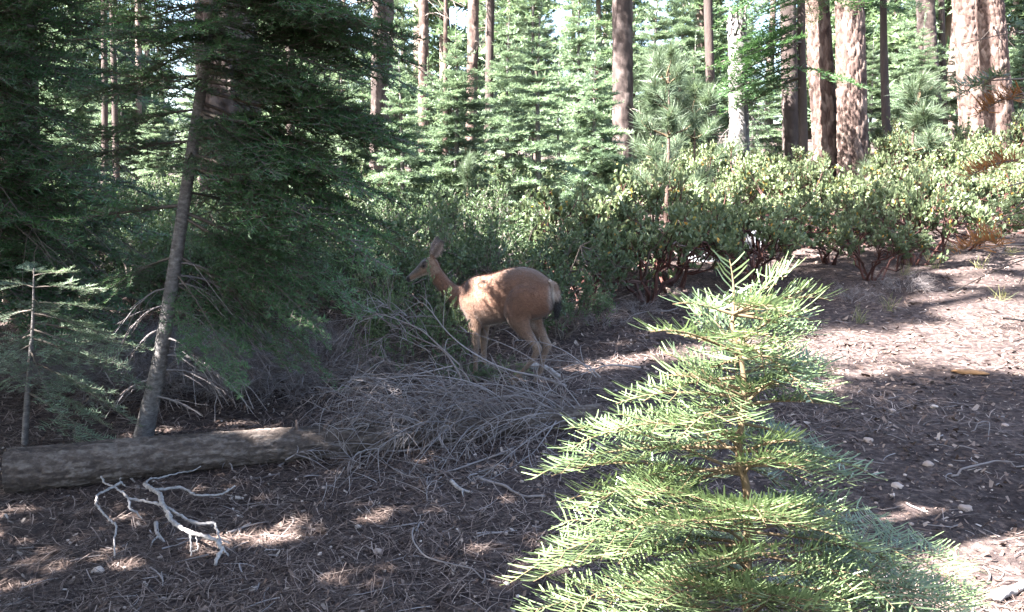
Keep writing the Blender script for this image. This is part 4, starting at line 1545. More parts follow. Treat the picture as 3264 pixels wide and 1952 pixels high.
# shrubs the deer is browsing in
for u, v, s, sz, lab in [(424, 382, .52, .78, 'green shrub the deer is browsing, in front of its chest'), (400, 376, .55, 1.05, 'taller green shrub around the deer muzzle'), (503, 379, .30, .19, 'low green shrub hiding the deer front hooves'), (466, 384, .30, .24, 'low green shrub under the deer chest'),
                         (562, 338, .55, .72, 'green leafy shrub right behind the deer tail')]:
    p = gp(u, v)
    put_shrub('c', p[0], p[1], s, sz, lab, None, 'green_shrub', k)
    k += 1
# grey dead brush in the shade
y = 5.9
for i in range(30):
    u = 60 + 270 * rng.random()
    v = 352 + 45 * rng.random()
    p = gp(u, v)
    o = link_mesh('dead_shrub', DS[i % 3], None, (p[0], p[1], HGf(p[0], p[1]) - .02))
    o.rotation_euler = (0, 0, i * 1.7)
    s = .6 + .5 * rng.random()
    o.scale = (s * 1.2, s * 1.2, s * .8)
    tag(o, 'leafless tangle of dead brush in the dark shade behind the log', 'dead shrub', 'dead brush behind the log')
for i, (u, v, s) in enumerate([(640, 318, .5), (600, 326, .5), (905, 292, .55), (690, 306, .5), (850, 302, .5)]):
    p = gp(u, v)
    o = link_mesh('dead_shrub', DS[i % 3], None, (p[0], p[1], HGf(p[0], p[1]) - .02))
    o.rotation_euler = (0, 0, i * 1.1)
    o.scale = (s, s, s)
    tag(o, 'bare grey dead twigs at the foot of the manzanita', 'dead shrub', 'dead twigs below the manzanita')

# ------------------------------------------------------------------ the deer
def deer():
    n = 22

    def ring(c, a, b, e=1.0):
        t = np.arange(n) * 2 * np.pi / n
        return np.asarray(c) + np.outer(np.sign(np.cos(t)) * np.abs(np.cos(t)) ** e, a) + np.outer(np.sign(np.sin(t)) * np.abs(np.sin(t)) ** e, b)

    def loft(mb, rings):
        R = np.array(rings)
        k = len(R)
        V = np.vstack([R.reshape(-1, 3), R[0].mean(0), R[-1].mean(0)])
        I = np.arange(k * n).reshape(k, n)
        Fq = np.stack([I[:-1], np.roll(I[:-1], -1, 1), np.roll(I[1:], -1, 1), I[1:]], -1).reshape(-1, 4)
        c0, c1 = k * n, k * n + 1
        Ft = np.vstack([np.stack([np.roll(I[0], -1), I[0], np.full(n, c0)], 1), np.stack([I[-1], np.roll(I[-1], -1), np.full(n, c1)], 1)])
        mb.add(V, Fq)
        mb.c.append((V, Ft, np.full(len(V), .5), 0))

    def dens(rows, m):
        rows = np.array(rows, float)
        return smooth_path(rows, m)
    mb = MB()
    X, Y, Zv = np.eye(3)
    # torso: x, top, bottom, half width
    T = dens([(-.275, .84, .74, .035), (-.255, .885, .66, .085), (-.20, .935, .61, .115), (-.11, .982, .575, .138), (0, 1.0, .555, .150), (.11, .985, .545, .160), (.22, .952, .522, .172), (.32, .92, .495, .172), (.41, .905, .475, .160), (.49, .890, .478, .142), (.55, .855, .51, .115), (.605, .805, .57, .082), (.635, .75, .63, .04)], 34)
    loft(mb, [ring((x, 0, (a + b) / 2), Y * w, Zv * (a - b) / 2, .93) for x, a, b, w in T])
    # neck: x, y, z, half width, half depth, dir
    Nk = dens([(.45, 0, .735, .12, .15), (.54, .0, .705, .098, .135), (.63, .004, .700, .080, .108), (.71, .010, .725, .066, .088), (.775, .020, .775, .057, .074), (.83, .035, .840, .052, .066), (.88, .05, .912, .051, .062), (.925, .065, .975, .046, .055)], 20)
    C = Nk[:, :3]
    tg = nrm(np.gradient(C, axis=0))
    rg = []
    for i in range(len(C)):
        s = nrm(np.cross(Zv, tg[i]))
        u = np.cross(tg[i], s)
        rg.append(ring(C[i], s * Nk[i, 3], u * Nk[i, 4]))
    loft(mb, rg)
    # head, in its own frame: hx forward along the face
    poll = np.array([.905, .055, .995])
    yaw, pit = rad(34), rad(-27)
    hx = np.array([math.cos(yaw) * math.cos(pit), math.sin(yaw) * math.cos(pit), math.sin(pit)])
    hy = nrm(np.cross(Zv, hx))
    hz = np.cross(hx, hy)
    Hd = dens([(-.045, -.025, .030, .030), (-.02, -.012, .050, .055), (.02, -.008, .058, .066), (.06, -.010, .060, .066), (.10, -.016, .052, .058), (.14, -.022, .041, .047), (.18, -.028, .032, .038), (.22, -.033, .027, .032), (.25, -.037, .024, .028), (.268, -.04, .014, .016)], 24)
    loft(mb, [ring(poll + hx * s + hz * o, hy * a, hz * b) for s, o, a, b in Hd])
    hp = lambda s, l, u: poll + hx * s + hy * l + hz * u
    # brow ridges
    for sg in (-1, 1):
        P = np.stack([hp(.035, sg * .044, .032), hp(.065, sg * .050, .026), hp(.095, sg * .043, .012)])
        loft(mb, [ring(p, hy * r, hz * r) for p, r in zip(smooth_path(P, 7), [.010, .017, .02, .021, .02, .015, .008])])
    # ears: cupped leaves pointing back and up
    ears = []
    for sg in (-1, 1):
        b0 = hp(-.015, sg * .040, .035)
        ed = nrm(-hx * (1.1 if sg > 0 else .74) + hz * (.62 if sg > 0 else .86) + hy * sg * .40)
        es = nrm(np.cross(ed, hy * sg * .85 + hx * .40))
        eo = np.cross(es, ed)          # opening direction
        rows = []
        for q in np.linspace(0, 1, 12):
            w = .011 + .036 * math.sin(math.pi * min(1, q * .93 + .03)) ** .75 * (1 - .25 * q)
            c = b0 + ed * q * .195
            aa = np.linspace(-1, 1, 11)
            outer = [c + es * w * a - eo * (.020 * (1 - a * a)) * (1 - .6 * q) for a in aa]
            inner = [c + es * w * a * .92 - eo * (.020 * (1 - a * a) - .011) * (1 - .6 * q) for a in aa[::-1]]
            rows.append(np.array(outer + inner))
        R = np.array(rows)
        k = len(R)
        V = np.vstack([R.reshape(-1, 3), R[0].mean(0), R[-1].mean(0) + ed * .008])
        I = np.arange(k * n).reshape(k, n)
        mb.add(V, np.stack([I[:-1], np.roll(I[:-1], -1, 1), np.roll(I[1:], -1, 1), I[1:]], -1).reshape(-1, 4))
        mb.c.append((V, np.vstack([np.stack([np.roll(I[0], -1), I[0], np.full(n, k * n)], 1), np.stack([I[-1], np.roll(I[-1], -1), np.full(n, k * n + 1)], 1)]), np.full(len(V), .5), 0))
        ears.append((b0, ed, eo))

    def leg(rows, m=30):
        D = dens(rows, m)
        loft(mb, [ring((x, y, z), X * a, Y * b) for x, y, z, a, b in D])
    hooves = []
    for sg, dx, dh in ((1, .05, 0.0), (-1, -.055, 0.015)):
        y = .085 * sg
        leg([(-.08, y * .75, .90, .10, .05), (-.07, y * 1.05, .82, .145, .082), (-.035, y * 1.14, .71, .150, .088), (-.005, y * 1.14, .615, .118, .070), (-.03, y * 1.1, .535, .096, .056), (-.09, y * 1.08, .465, .069, .043), (-.15 + dh, y * 1.05, .415, .050, .035),
             (-.19 + dh, y * 1.03, .372, .043, .031), (-.185 + dh, y * 1.02, .325, .034, .026), (-.145 + dh + dx * .2, y, .25, .027, .022), (-.08 + dx * .7, y, .155, .025, .021), (-.035 + dx, y, .098, .029, .025), (-.012 + dx, y, .062, .020, .019), (.008 + dx, y, .035, .024, .021)], 40)
        hooves.append((.012 + dx, y))
    for sg, x0 in ((1, .425), (-1, .455)):
        y = .082 * sg
        leg([(.475, y * .95, .80, .075, .04), (.47, y * 1.25, .72, .10, .06), (.455, y * 1.25, .63, .10, .062), (x0 + .01, y * 1.12, .55, .068, .050), (x0, y * 1.05, .47, .052, .041), (x0, y, .39, .041, .034), (x0 + .004, y, .32, .036, .031), (x0 + .002, y, .28, .029, .026), (x0, y, .20, .023, .020), (x0, y, .125, .022, .020), (x0 + .003, y, .095, .024, .021), (x0 + .022, y, .06, .020, .019), (x0 + .036, y, .035, .024, .021)], 36)
        hooves.append((x0 + .04, y))
    src = mb.build('deer_body', [])
    rm = src.modifiers.new('r', 'REMESH')
    rm.mode = 'VOXEL'
    rm.voxel_size = .0085
    sm = src.modifiers.new('s', 'SMOOTH')
    sm.factor = .5
    sm.iterations = 5
    dg = bpy.context.evaluated_depsgraph_get()
    me = bpy.data.meshes.new_from_object(src.evaluated_get(dg))
    old = src.data
    bpy.data.objects.remove(src)
    bpy.data.meshes.remove(old)
    nv = len(me.vertices)
    co = np.zeros(nv * 3, np.float32)
    me.vertices.foreach_get('co', co)
    co = co.reshape(-1, 3).astype(float)
    me.polygons.foreach_set('use_smooth', np.ones(len(me.polygons), bool))
    # coat colours by body region
    x, y, z = co.T
    sstep = lambda a, b, t: np.clip((t - a) / (b - a), 0, 1) ** 2 * (3 - 2 * np.clip((t - a) / (b - a), 0, 1))
    col = np.tile(np.array([.150, .077, .049]), (nv, 1))

    def mix(c, w):
        nonlocal col
        w = np.clip(w, 0, 1)[:, None]
        col = col * (1 - w) + np.array(c) * w
    nzz = vnoise(x * 14 + z * 9, y * 14 + z * 5, 3)
    nz2 = vnoise(x * 6 + 3, z * 7 + y * 4, 8) + .5 * vnoise(x * 22, z * 26 + y * 9, 12)
    col = col * (1 + .35 * nz2)[:, None]
    mix((.125, .078, .052), sstep(.84, 1.0, z + nzz * .05) * (x < .75) * .55)           # darker back line
    mix((.19, .122, .086), sstep(.70, .52, z + .05 * nzz) * (x < .7) * .55)             # paler lower flank
    mix((.175, .122, .090), sstep(.50, .40, z))                                        # legs
    mix((.55, .48, .42), sstep(.60, .52, z) * sstep(.47, .50, z) * sstep(.06, .02, np.abs(y)) * (x < .45))    # belly line
    mix((.46, .41, .37), sstep(-.245, -.268, x + .03 * nzz) * sstep(.075, .01, np.abs(y)) * sstep(.60, .66, z) * .7)   # rump patch
    # head
    loc = co - poll
    hs, hl, hu = loc @ hx, loc @ hy, loc @ hz
    ishead = (hs > -.03) & (hs < .30) & (np.abs(hl) < .085) & (np.abs(hu) < .1) & (z > .8)
    mix((.215, .145, .103), ishead * .8)
    mix((.06, .045, .038), ishead * sstep(.010, .030, hu + .12 * hs) * sstep(.0, .04, hs) * sstep(.17, .12, hs))  # dark forehead
    mix((.11, .09, .08), ishead * sstep(.09, .15, hs) * sstep(-.03, -.01, hu))
    mix((.025, .022, .022), ishead * sstep(.225, .24, hs))                          # nose
    mix((.45, .38, .32), ishead * sstep(-.045, -.064, hu) * sstep(.03, .08, hs) * (hs < .24) * .8)               # throat
    mix((.06, .045, .04), np.maximum.reduce([sstep(.036, .016, np.linalg.norm(co - hp(.072, s_ * .05, .012), axis=1)) for s_ in (-1, 1)]))
    for b0, ed, eo in ears:
        d = co - b0
        q = d @ ed
        on = (q > .03) & (q < .22) & (np.linalg.norm(d - np.outer(q, ed), axis=1) < .06)
        mix((.13, .10, .088), on * .9)
        mix((.36, .29, .26), on * sstep(-.008, .004, d @ eo) * .7)
        mix((.06, .05, .05), on * sstep(.155, .19, q))
    ca = me.color_attributes.new('coat', 'FLOAT_COLOR', 'POINT')
    ca.data.foreach_set('color', np.hstack([col, np.ones((nv, 1))]).astype(np.float32).ravel())
    m, t, out = new_mat('deer_coat')
    a = nd(t, 'ShaderNodeAttribute', attribute_name='coat')
    tc = nd(t, 'ShaderNodeTexCoord')
    mp = nd(t, 'ShaderNodeMapping')
    mp.inputs['Scale'].default_value = (60, 160, 130)
    t.links.new(tc.outputs['Object'], mp.inputs[0])
    nn = nd(t, 'ShaderNodeTexNoise')
    nn.inputs['Scale'].default_value = 1.2
    nn.inputs['Detail'].default_value = 4
    t.links.new(mp.outputs[0], nn.inputs['Vector'])
    rr = ramp(t, nn.outputs['Fac'], [(.3, (.72, .70, .68)), (.7, (1.25, 1.25, 1.25))])
    mu = nd(t, 'ShaderNodeMix', data_type='RGBA', blend_type='MULTIPLY')
    mu.inputs[0].default_value = 1
    t.links.new(a.outputs['Color'], mu.inputs[6])
    t.links.new(rr.outputs[0], mu.inputs[7])
    bp = nd(t, 'ShaderNodeBump')
    bp.inputs['Strength'].default_value = .5
    bp.inputs['Distance'].default_value = .006
    t.links.new(nn.outputs['Fac'], bp.inputs['Height'])
    p = nd(t, 'ShaderNodeBsdfPrincipled')
    p.inputs['Roughness'].default_value = .75
    p.inputs['Specular IOR Level'].default_value = .2
    p.inputs['Sheen Weight'].default_value = .25
    p.inputs['Sheen Roughness'].default_value = .5
    t.links.new(mu.outputs[2], p.inputs['Base Color'])
    t.links.new(bp.outputs[0], p.inputs['Normal'])
    t.links.new(p.outputs[0], out.inputs[0])
    me.materials.clear()
    me.materials.append(m)
    root = empty('deer', DEER_FOOT + np.array([0, 0, -.004]), DEER_ROT)
    root.scale = (DEER_S,) * 3
    body = link_mesh('body', me, root)
    # fur: short hairs laid along the coat
    rgn = np.random.default_rng(4)
    no = np.zeros(nv * 3, np.float32)
    me.vertices.foreach_get('normal', no)
    no = no.reshape(-1, 3)
    pick = rgn.choice(nv, 44000)
    headf = (hs[pick] > -.03) & (z[pick] > .8) & (x[pick] > .85)
    flow = np.where(headf[:, None], -hx[None], np.array([[-1.0, 0, -.55]]))
    flow = np.where((z[pick] < .5)[:, None], np.array([[-.25, 0, -1.0]]), flow)
    Nn = no[pick]
    fl = nrm(flow - Nn * (flow * Nn).sum(1, keepdims=True) + rgn.normal(size=(len(pick), 3)) * .25)
    dirv = nrm(fl + Nn * .33)
    hairs = MB()
    ln = np.where(z[pick] < .45, .014, .026) * np.where(headf, .55, 1)
    needles(hairs, co[pick] + rgn.normal(size=(len(pick), 3)) * .003, dirv, nrm(np.cross(dirv, Nn)), ln * (.6 + .7 * rgn.random(len(pick))), .0032, .5, 0) if False else None
    V0 = co[pick] + fl * 0
    W0 = nrm(np.cross(dirv, Nn)) * .0016
    T0 = V0 + dirv * (ln * (.6 + .7 * rgn.random(len(pick))))[:, None]
    VV = np.stack([V0 - W0, V0 + W0, T0], 1).reshape(-1, 3)
    hairs.add(VV, np.arange(len(VV)).reshape(-1, 3))
    fm = hairs.mesh('fur', [m])
    fc = fm.color_attributes.new('coat', 'FLOAT_COLOR', 'POINT')
    cc = np.repeat(col[pick] * (.55 + .95 * rgn.random((len(pick), 1))), 3, 0)
    fc.data.foreach_set('color', np.hstack([cc, np.ones((len(cc), 1))]).astype(np.float32).ravel())
    link_mesh('fur', fm, root)
    # eyes
    em = bpy.data.materials.new('deer_eye')
    em.use_nodes = True
    e_ = em.node_tree.nodes['Principled BSDF']
    e_.inputs['Base Color'].default_value = (.01, .008, .006, 1)
    e_.inputs['Roughness'].default_value = .08
    for s_ in (-1, 1):
        bm = bmesh.new()
        bmesh.ops.create_uvsphere(bm, u_segments=14, v_segments=10, radius=.0155)
        bmesh.ops.scale(bm, vec=(1.1, .8, .9), verts=bm.verts)
        mm = bpy.data.meshes.new('eye')
        bm.to_mesh(mm)
        bm.free()
        mm.materials.append(em)
        o = link_mesh('eye', mm, root, hp(.072, s_ * .051, .012))
    # hooves: two toes each
    hm = bpy.data.materials.new('hoof')
    hm.use_nodes = True
    hm.node_tree.nodes['Principled BSDF'].inputs['Base Color'].default_value = (.03, .025, .022, 1)
    hm.node_tree.nodes['Principled BSDF'].inputs['Roughness'].default_value = .5
    for hx0, hy0 in hooves:
        h_ = MB()
        for s_ in (-1, 1):
            rows = [(0.0, .045, .016, .011), (.004, .03, .021, .013), (.014, .012, .028, .014), (.018, 0.002, .030, .014)]
            loft(h_, [ring((hx0 + a, hy0 + s_ * .013, zz), X * b, Y * c) for a, zz, b, c in rows])
        h_.build('hoof', [hm], root)
    # tail
    tl = MB()
    Tt = dens([(-.245, -.0, .905, .016, .014), (-.280, -.005, .875, .025, .020), (-.300, -.012, .82, .030, .024), (-.308, -.018, .76, .032, .024), (-.310, -.022, .70, .030, .022), (-.306, -.026, .645, .018, .013), (-.302, -.028, .615, .006, .005)], 26)
    Ct = Tt[:, :3]
    tt = nrm(np.gradient(Ct, axis=0))
    rg = []
    for i in range(len(Ct)):
        s = nrm(np.cross(tt[i], X))
        u = np.cross(s, tt[i])
        rg.append(ring(Ct[i], s * Tt[i, 3], u * Tt[i, 4]))
    loft(tl, rg)
    # long hairs on the tail
    k = 1600
    ii = rgn.integers(2, 25, k)
    th = rgn.random(k) * 6.28
    base = np.array([rg[i][int(a / 6.2832 * n) % n] for i, a in zip(ii, th)])
    dv = nrm(tt[ii] + nrm(base - Ct[ii]) * .25 + rgn.normal(size=(k, 3)) * .15)
    wv = nrm(np.cross(dv, rgn.normal(size=(k, 3)))) * .0018
    VV = np.stack([base - wv, base + wv, base + dv * (.02 + .03 * rgn.random(k))[:, None]], 1).reshape(-1, 3)
    tl.add(VV, np.arange(len(VV)).reshape(-1, 3))
    tm = tl.mesh('tail', [m])
    cz = np.concatenate([c[0] for c in tl.c])
    black = sstep(.765, .735, cz[:, 2] + .03 * vnoise(cz[:, 0] * 60, cz[:, 1] * 60))
    outer = sstep(-.29, -.32, cz[:, 0]) * .75
    upper = np.clip(outer + sstep(.80, .88, cz[:, 2]) * .7, 0, 1)
    tcol = np.array([[.50, .45, .41]]) * (1 - upper[:, None]) + np.array([[.20, .125, .085]]) * upper[:, None]
    tcol = tcol * (1 - black[:, None]) + np.array([[.012, .010, .010]]) * black[:, None]
    ta = tm.color_attributes.new('coat', 'FLOAT_COLOR', 'POINT')
    ta.data.foreach_set('color', np.hstack([tcol, np.ones((len(tcol), 1))]).astype(np.float32).ravel())
    to = link_mesh('tail', tm, root)
    to['label'] = 'white tail with black tip'
    tag(root, 'brown doe with large ears and black-tipped tail browsing in the green shrub', 'deer')


deer()

# ------------------------------------------------------------------ fallen log with its dead crown
LA, LB = gp(9, 490), gp(600, 424)
RA, RB = .118, .062


def log_pt(u):
    """point on the log axis at image column u"""
    lo, hi = 0.0, 1.0
    for _ in range(40):
        m_ = (lo + hi) / 2
        p = LA * (1 - m_) + LB * m_
        if proj(p)[0][0, 0] < u:
            lo = m_
        else:
            hi = m_
    q = (lo + hi) / 2
    p = LA * (1 - q) + LB * q
    p[2] = HGf(p[0], p[1]) + (RA * (1 - q) + RB * q) * .9
    return p, q


def fallen_log():
    root = empty('fallen_log', LA + np.array([0, 0, 0]))
    org = LA.copy()
    rg = np.random.default_rng(6)
    qs = np.linspace(0, 1, 12)
    pts = []
    for q in qs:
        p = LA * (1 - q) + LB * q
        p[2] = HGf(p[0], p[1]) * .4 + .6 * (Hf(LA[0], LA[1]) * (1 - q) + Hf(LB[0], LB[1]) * q) + (RA * (1 - q) + RB * q) * .86 + .02 * math.sin(q * 7) * q
        pts.append(p)
    pts = np.array(pts) - org
    mb = trunk(pts, np.linspace(RA, RB, 12), n=72, rows=330, cell=.024, vcell=.13, depth=.008)
    mb.build('trunk', [M['bark_log']], root)
    for i, (c, ax, r) in enumerate(((pts[0], nrm(pts[0] - pts[1]), RA * .97), (pts[-1], nrm(pts[-1] - pts[-2]), RB * .97))):
        a = np.arange(28) * 2 * np.pi / 28
        s = nrm(np.cross(ax, [0, 0, 1.0]))
        u = np.cross(s, ax)
        cap = MB()
        V = [c + ax * .006]
        for rr, off in ((.35, .006), (.7, .003), (.99, -.002)):
            V += [c + ax * (off + .004 * rg.normal()) + r * rr * (s * math.cos(t) + u * math.sin(t)) for t in a]
        V = np.array(V)
        Ft = np.stack([np.zeros(28, int), 1 + np.arange(28), 1 + np.roll(np.arange(28), -1)], 1)
        cap.add(V, Ft)
        for b in (1, 29):
            I = b + np.arange(28)
            cap.c.append((V, np.stack([I, I + 28, np.roll(I, -1) + 28, np.roll(I, -1)], 1), np.linspace(.2, .8, len(V)), 0))
        cap.build('cut_end', [M['cutwood']], root)
    # branch stubs
    for u in (300, 322, 344):
        p, q = log_pt(u)
        a = rg.normal() * .5
        st = np.stack([p, p + np.array([.02 * a, -.03, .10]), p + np.array([.05 * a, -.05, .14 + .04 * rg.random()])]) - org
        b = MB()
        capped(b, st, np.array([.012, .009, .006]), 7, .1)
        b.build('branch_stub', [M['brush']], root)
    # dead branches: traced in the picture, at the depth of the crown
    Z8 = lambda x, y: (282.4 + x * .14799, 282.4 + y * .14799)
    traced = [
        ([(525, 140), (660, 240), (880, 360), (1070, 450), (1160, 560), (1230, 700)], .55, .1, .011),
        ([(500, 530), (500, 420), (560, 290), (640, 215), (800, 260), (940, 325), (1060, 430), (1200, 560)], .45, .1, .008),
        ([(830, 190), (930, 135), (1000, 190), (1100, 320), (1220, 430), (1400, 540), (1560, 600), (1750, 640), (1920, 700)], .5, .2, .012),
        ([(180, 765), (230, 830), (330, 870), (500, 885), (680, 860), (850, 800), (1000, 750), (1150, 660)], -.1, .3, .010),
        ([(310, 800), (400, 700), (520, 640), (700, 650), (900, 620), (1150, 565)], .3, .3, .008),
        ([(430, 880), (430, 770), (540, 670), (660, 620), (860, 625), (1100, 640)], .4, .2, .007),
        ([(430, 880), (470, 960), (560, 1120), (680, 1220), (800, 1290), (950, 1320), (1150, 1270), (1350, 1200), (1550, 1130)], -.25, -.1, .009),
        ([(500, 915), (700, 955), (900, 980), (1100, 1010), (1350, 1020), (1550, 1000), (1750, 950)], -.15, 0, .009),
        ([(690, 400), (700, 520), (800, 560), (1000, 540), (1200, 620)], .5, .3, .006),
        ([(1570, 390), (1750, 405), (1900, 460), (2040, 560), (2120, 640)], .15, .1, .006),
        ([(1600, 510), (1900, 530), (2050, 560), (2150, 640)], .2, .1, .007),
        ([(1280, 800), (1500, 870), (1700, 915), (1850, 870), (1900, 780)], .1, .0, .008),
        ([(380, 1000), (390, 1100), (480, 1200), (560, 1230)], -.2, -.2, .005),
        ([(360, 1140), (150, 1140), (20, 1200)], -.15, -.15, .007),
        ([(1240, 480), (1500, 600), (1700, 720), (1850, 850)], .5, .2, .008),
        ([(700, 690), (560, 640), (480, 640), (430, 700)], .3, .35, .005),
        ([(1150, 660), (1000, 700), (850, 690), (720, 770), (690, 860)], .2, .1, .007),
        ([(770, 220), (900, 232), (1040, 228)], .6, .6, .004),
        ([(1240, 850), (1180, 930), (1060, 1060), (900, 1130), (700, 1140)], -.1, -.2, .007),
        ([(1840, 680), (2000, 630), (2200, 560), (2420, 575)], .2, .25, .010),
        ([(1500, 1150), (1600, 1220), (1760, 1260), (1900, 1190)], -.2, -.2, .006),
        ([(610, 180), (690, 150), (760, 215)], .6, .6, .004),
        ([(500, 220), (560, 190), (660, 230), (760, 330)], .5, .5, .005),
        ([(620, 540), (650, 420), (720, 350), (860, 400), (1000, 470)], .45, .4, .005),
        ([(1050, 1260), (1000, 1330), (975, 1400), (980, 1480)], -.45, -.5, .006),
    ]

    def add_branch(P3, r0, twigs, sides=5):
        P3 = np.asarray(P3)
        zmin = HG(P3[:, 0], P3[:, 1]) + .008
        P3[:, 2] = np.maximum(P3[:, 2], zmin)
        b = MB()
        k = len(P3)
        t = np.linspace(0, 1, k)
        tubes(b, (P3 - org)[None], (r0 * (.18 + .82 * t))[None], sides, .2 + .7 * rg.random(), 0)
        PP, RR = [], []
        for j in range(twigs):
            q = .02 + .85 * rg.random()
            i = int(q * (k - 2))
            p = P3[i]
            tg = -nrm(P3[i + 1] - P3[i])
            lat = nrm(np.cross(tg, rg.normal(size=3)))
            dd = nrm(tg * .75 + lat * .75 + np.array([0, 0, .1]))
            l2 = (.07 + .28 * rg.random()) * (.4 + .7 * q)
            s = np.linspace(0, 1, 6)[:, None]
            cv = nrm(rg.normal(size=3)) * .4 + np.array([0, 0, -.35])
            c = p + dd * l2 * s + cv * l2 * s * s
            c[:, 2] = np.maximum(c[:, 2], HG(c[:, 0], c[:, 1]) + .004)
            PP.append(c - org)
            RR.append(np.linspace(.0028, .0010, 6))
        if PP:
            tubes(b, np.array(PP), np.array(RR), 3, rg.random(len(PP)), 0)
        b.build('dead_branch', [M['brush']], root)
    for poly, d0, d1, r0 in traced:
        pts2 = []
        for i, (zx, zy) in enumerate(poly):
            u, v = Z8(zx, zy)
            yl = log_pt(min(max(u, 10), 595))[0][1]
            w = i / (len(poly) - 1)
            g_ = gp(u, v)
            Yd = min(yl + d0 * (1 - w) + d1 * w, g_[1] - .02)
            pts2.append(at(u, v, Yd))
        add_branch(smooth_path(np.array(pts2), 26), r0 * .72, 20)
    for k in range(95):
        u0 = 400 + 190 * rg.random()
        p, q = log_pt(u0)
        a = rg.random() * np.pi * 2
        axis = nrm(LA - LB)
        side = np.array([-axis[1], axis[0], 0])
        d = nrm(axis * (.35 + .5 * rg.random()) + side * math.cos(a) * .9 + np.array([0, 0, 1.0]) * (abs(math.sin(a)) * .8 + .05))
        L = .35 + .65 * rg.random()
        s = np.linspace(0, 1, 18)[:, None]
        c = p + d * L * s + axis * L * .35 * s * s - np.array([0, 0, 1.0]) * (L * (.25 + .5 * rg.random()) * s ** 2.2) + side * rg.normal() * .15 * L * s * s
        (uv,), _z = proj(c[-1:])
        if uv[0] < 300 or uv[1] < 300:
            continue
        add_branch(c[::-1].copy(), .003 + .0035 * rg.random(), 18, 4)
    tag(root, 'fallen fir log with grey bark, sawn end and a heap of curved dead branches', 'fallen log')


fallen_log()

# ------------------------------------------------------------------ bleached branch and loose sticks
def on_ground_path(zpts, dz0, Zf):
    out = []
    for i, (zx, zy) in enumerate(zpts):
        u, v = Zf(zx, zy)
        d_ = dz0[i] if isinstance(dz0, (list, tuple)) else dz0
        out.append(gp(u, v, d_))
    return np.array(out)


Z7 = lambda x, y: (x * .16432, 423.5 + y * .16432)


def bleached():
    rg = np.random.default_rng(2)
    org = gp(*Z7(1000, 640))
    root = empty('bleached_branch', org)
    for nm, pts, dz, r0, r1 in [
        ('main_limb', [(880, 370), (930, 402), (975, 432), (985, 480), (1020, 540), (1040, 590), (1110, 640), (1180, 670), (1260, 690), (1320, 712), (1350, 770), (1320, 820), (1310, 862)], [.10, .11, .11, .10, .09, .085, .08, .075, .07, .065, .05, .03, .008], .0135, .009),
        ('side_branch', [(615, 320), (635, 360), (700, 390), (750, 420), (785, 460), (850, 465), (940, 485), (1000, 498), (1080, 550), (1150, 590), (1210, 610), (1310, 610)], [.10, .10, .10, .10, .10, .09, .09, .095, .08, .07, .06, .05], .005, .009),
        ('side_branch', [(785, 460), (787, 520), (830, 540), (865, 578)], [.10, .07, .05, .02], .007, .004),
        ('side_branch', [(740, 358), (660, 400), (590, 436), (582, 490), (640, 560), (710, 620), (695, 720), (697, 820)], [.11, .10, .10, .09, .08, .07, .04, .005], .007, .004),
        ('side_branch', [(940, 405), (1100, 387), (1200, 440), (1350, 432), (1430, 380)], [.11, .10, .08, .07, .09], .009, .005),
        ('twig', [(1310, 610), (1335, 690), (1345, 745), (1390, 805)], [.09, .07, .05, .01], .006, .004),
        ('twig', [(1162, 665), (1160, 740), (1162, 812)], [.075, .04, .003], .005, .003),
        ('twig', [(1195, 672), (1203, 770), (1160, 775)], [.07, .03, .02], .004, .002),
        ('twig', [(1320, 700), (1400, 728)], [.065, .05], .004, .003),
        ('twig', [(880, 372), (920, 330), (960, 335), (1080, 300), (1170, 290), (1222, 260)], [.10, .10, .09, .08, .07, .09], .006, .003),
        ('twig', [(735, 330), (730, 352), (760, 380)], [.13, .11, .10], .004, .004),
    ]:
        g_ = on_ground_path(pts, dz, Z7)
        ll = np.concatenate([[0], np.cumsum(np.linalg.norm(np.diff(g_, axis=0), axis=1))])
        N_ = max(14, int(ll[-1] / .011))
        tt_ = np.linspace(0, ll[-1], N_)
        P = np.stack([np.interp(tt_, ll, g_[:, i]) for i in range(3)], 1) * .6 + smooth_path(g_, N_) * .4 if False else np.stack([np.interp(tt_, ll, g_[:, i]) for i in range(3)], 1)
        P[1:-1] = (P[:-2] + 2 * P[1:-1] + P[2:]) / 4
        P = P - org
        P[1:-1] += rg.normal(size=(N_ - 2, 3)) * .0016
        knot = 1 + .10 * rg.normal(size=N_) + .35 * (rg.random(N_) < .12)
        b = MB()
        capped(b, P, np.linspace(r0, r1, N_) * .80 * knot, 8, .55)
        b.build(nm, [M['deadwood']], root)
    tag(root, 'bleached white forked branch lying on brown needles in front of the log', 'branch')


bleached()

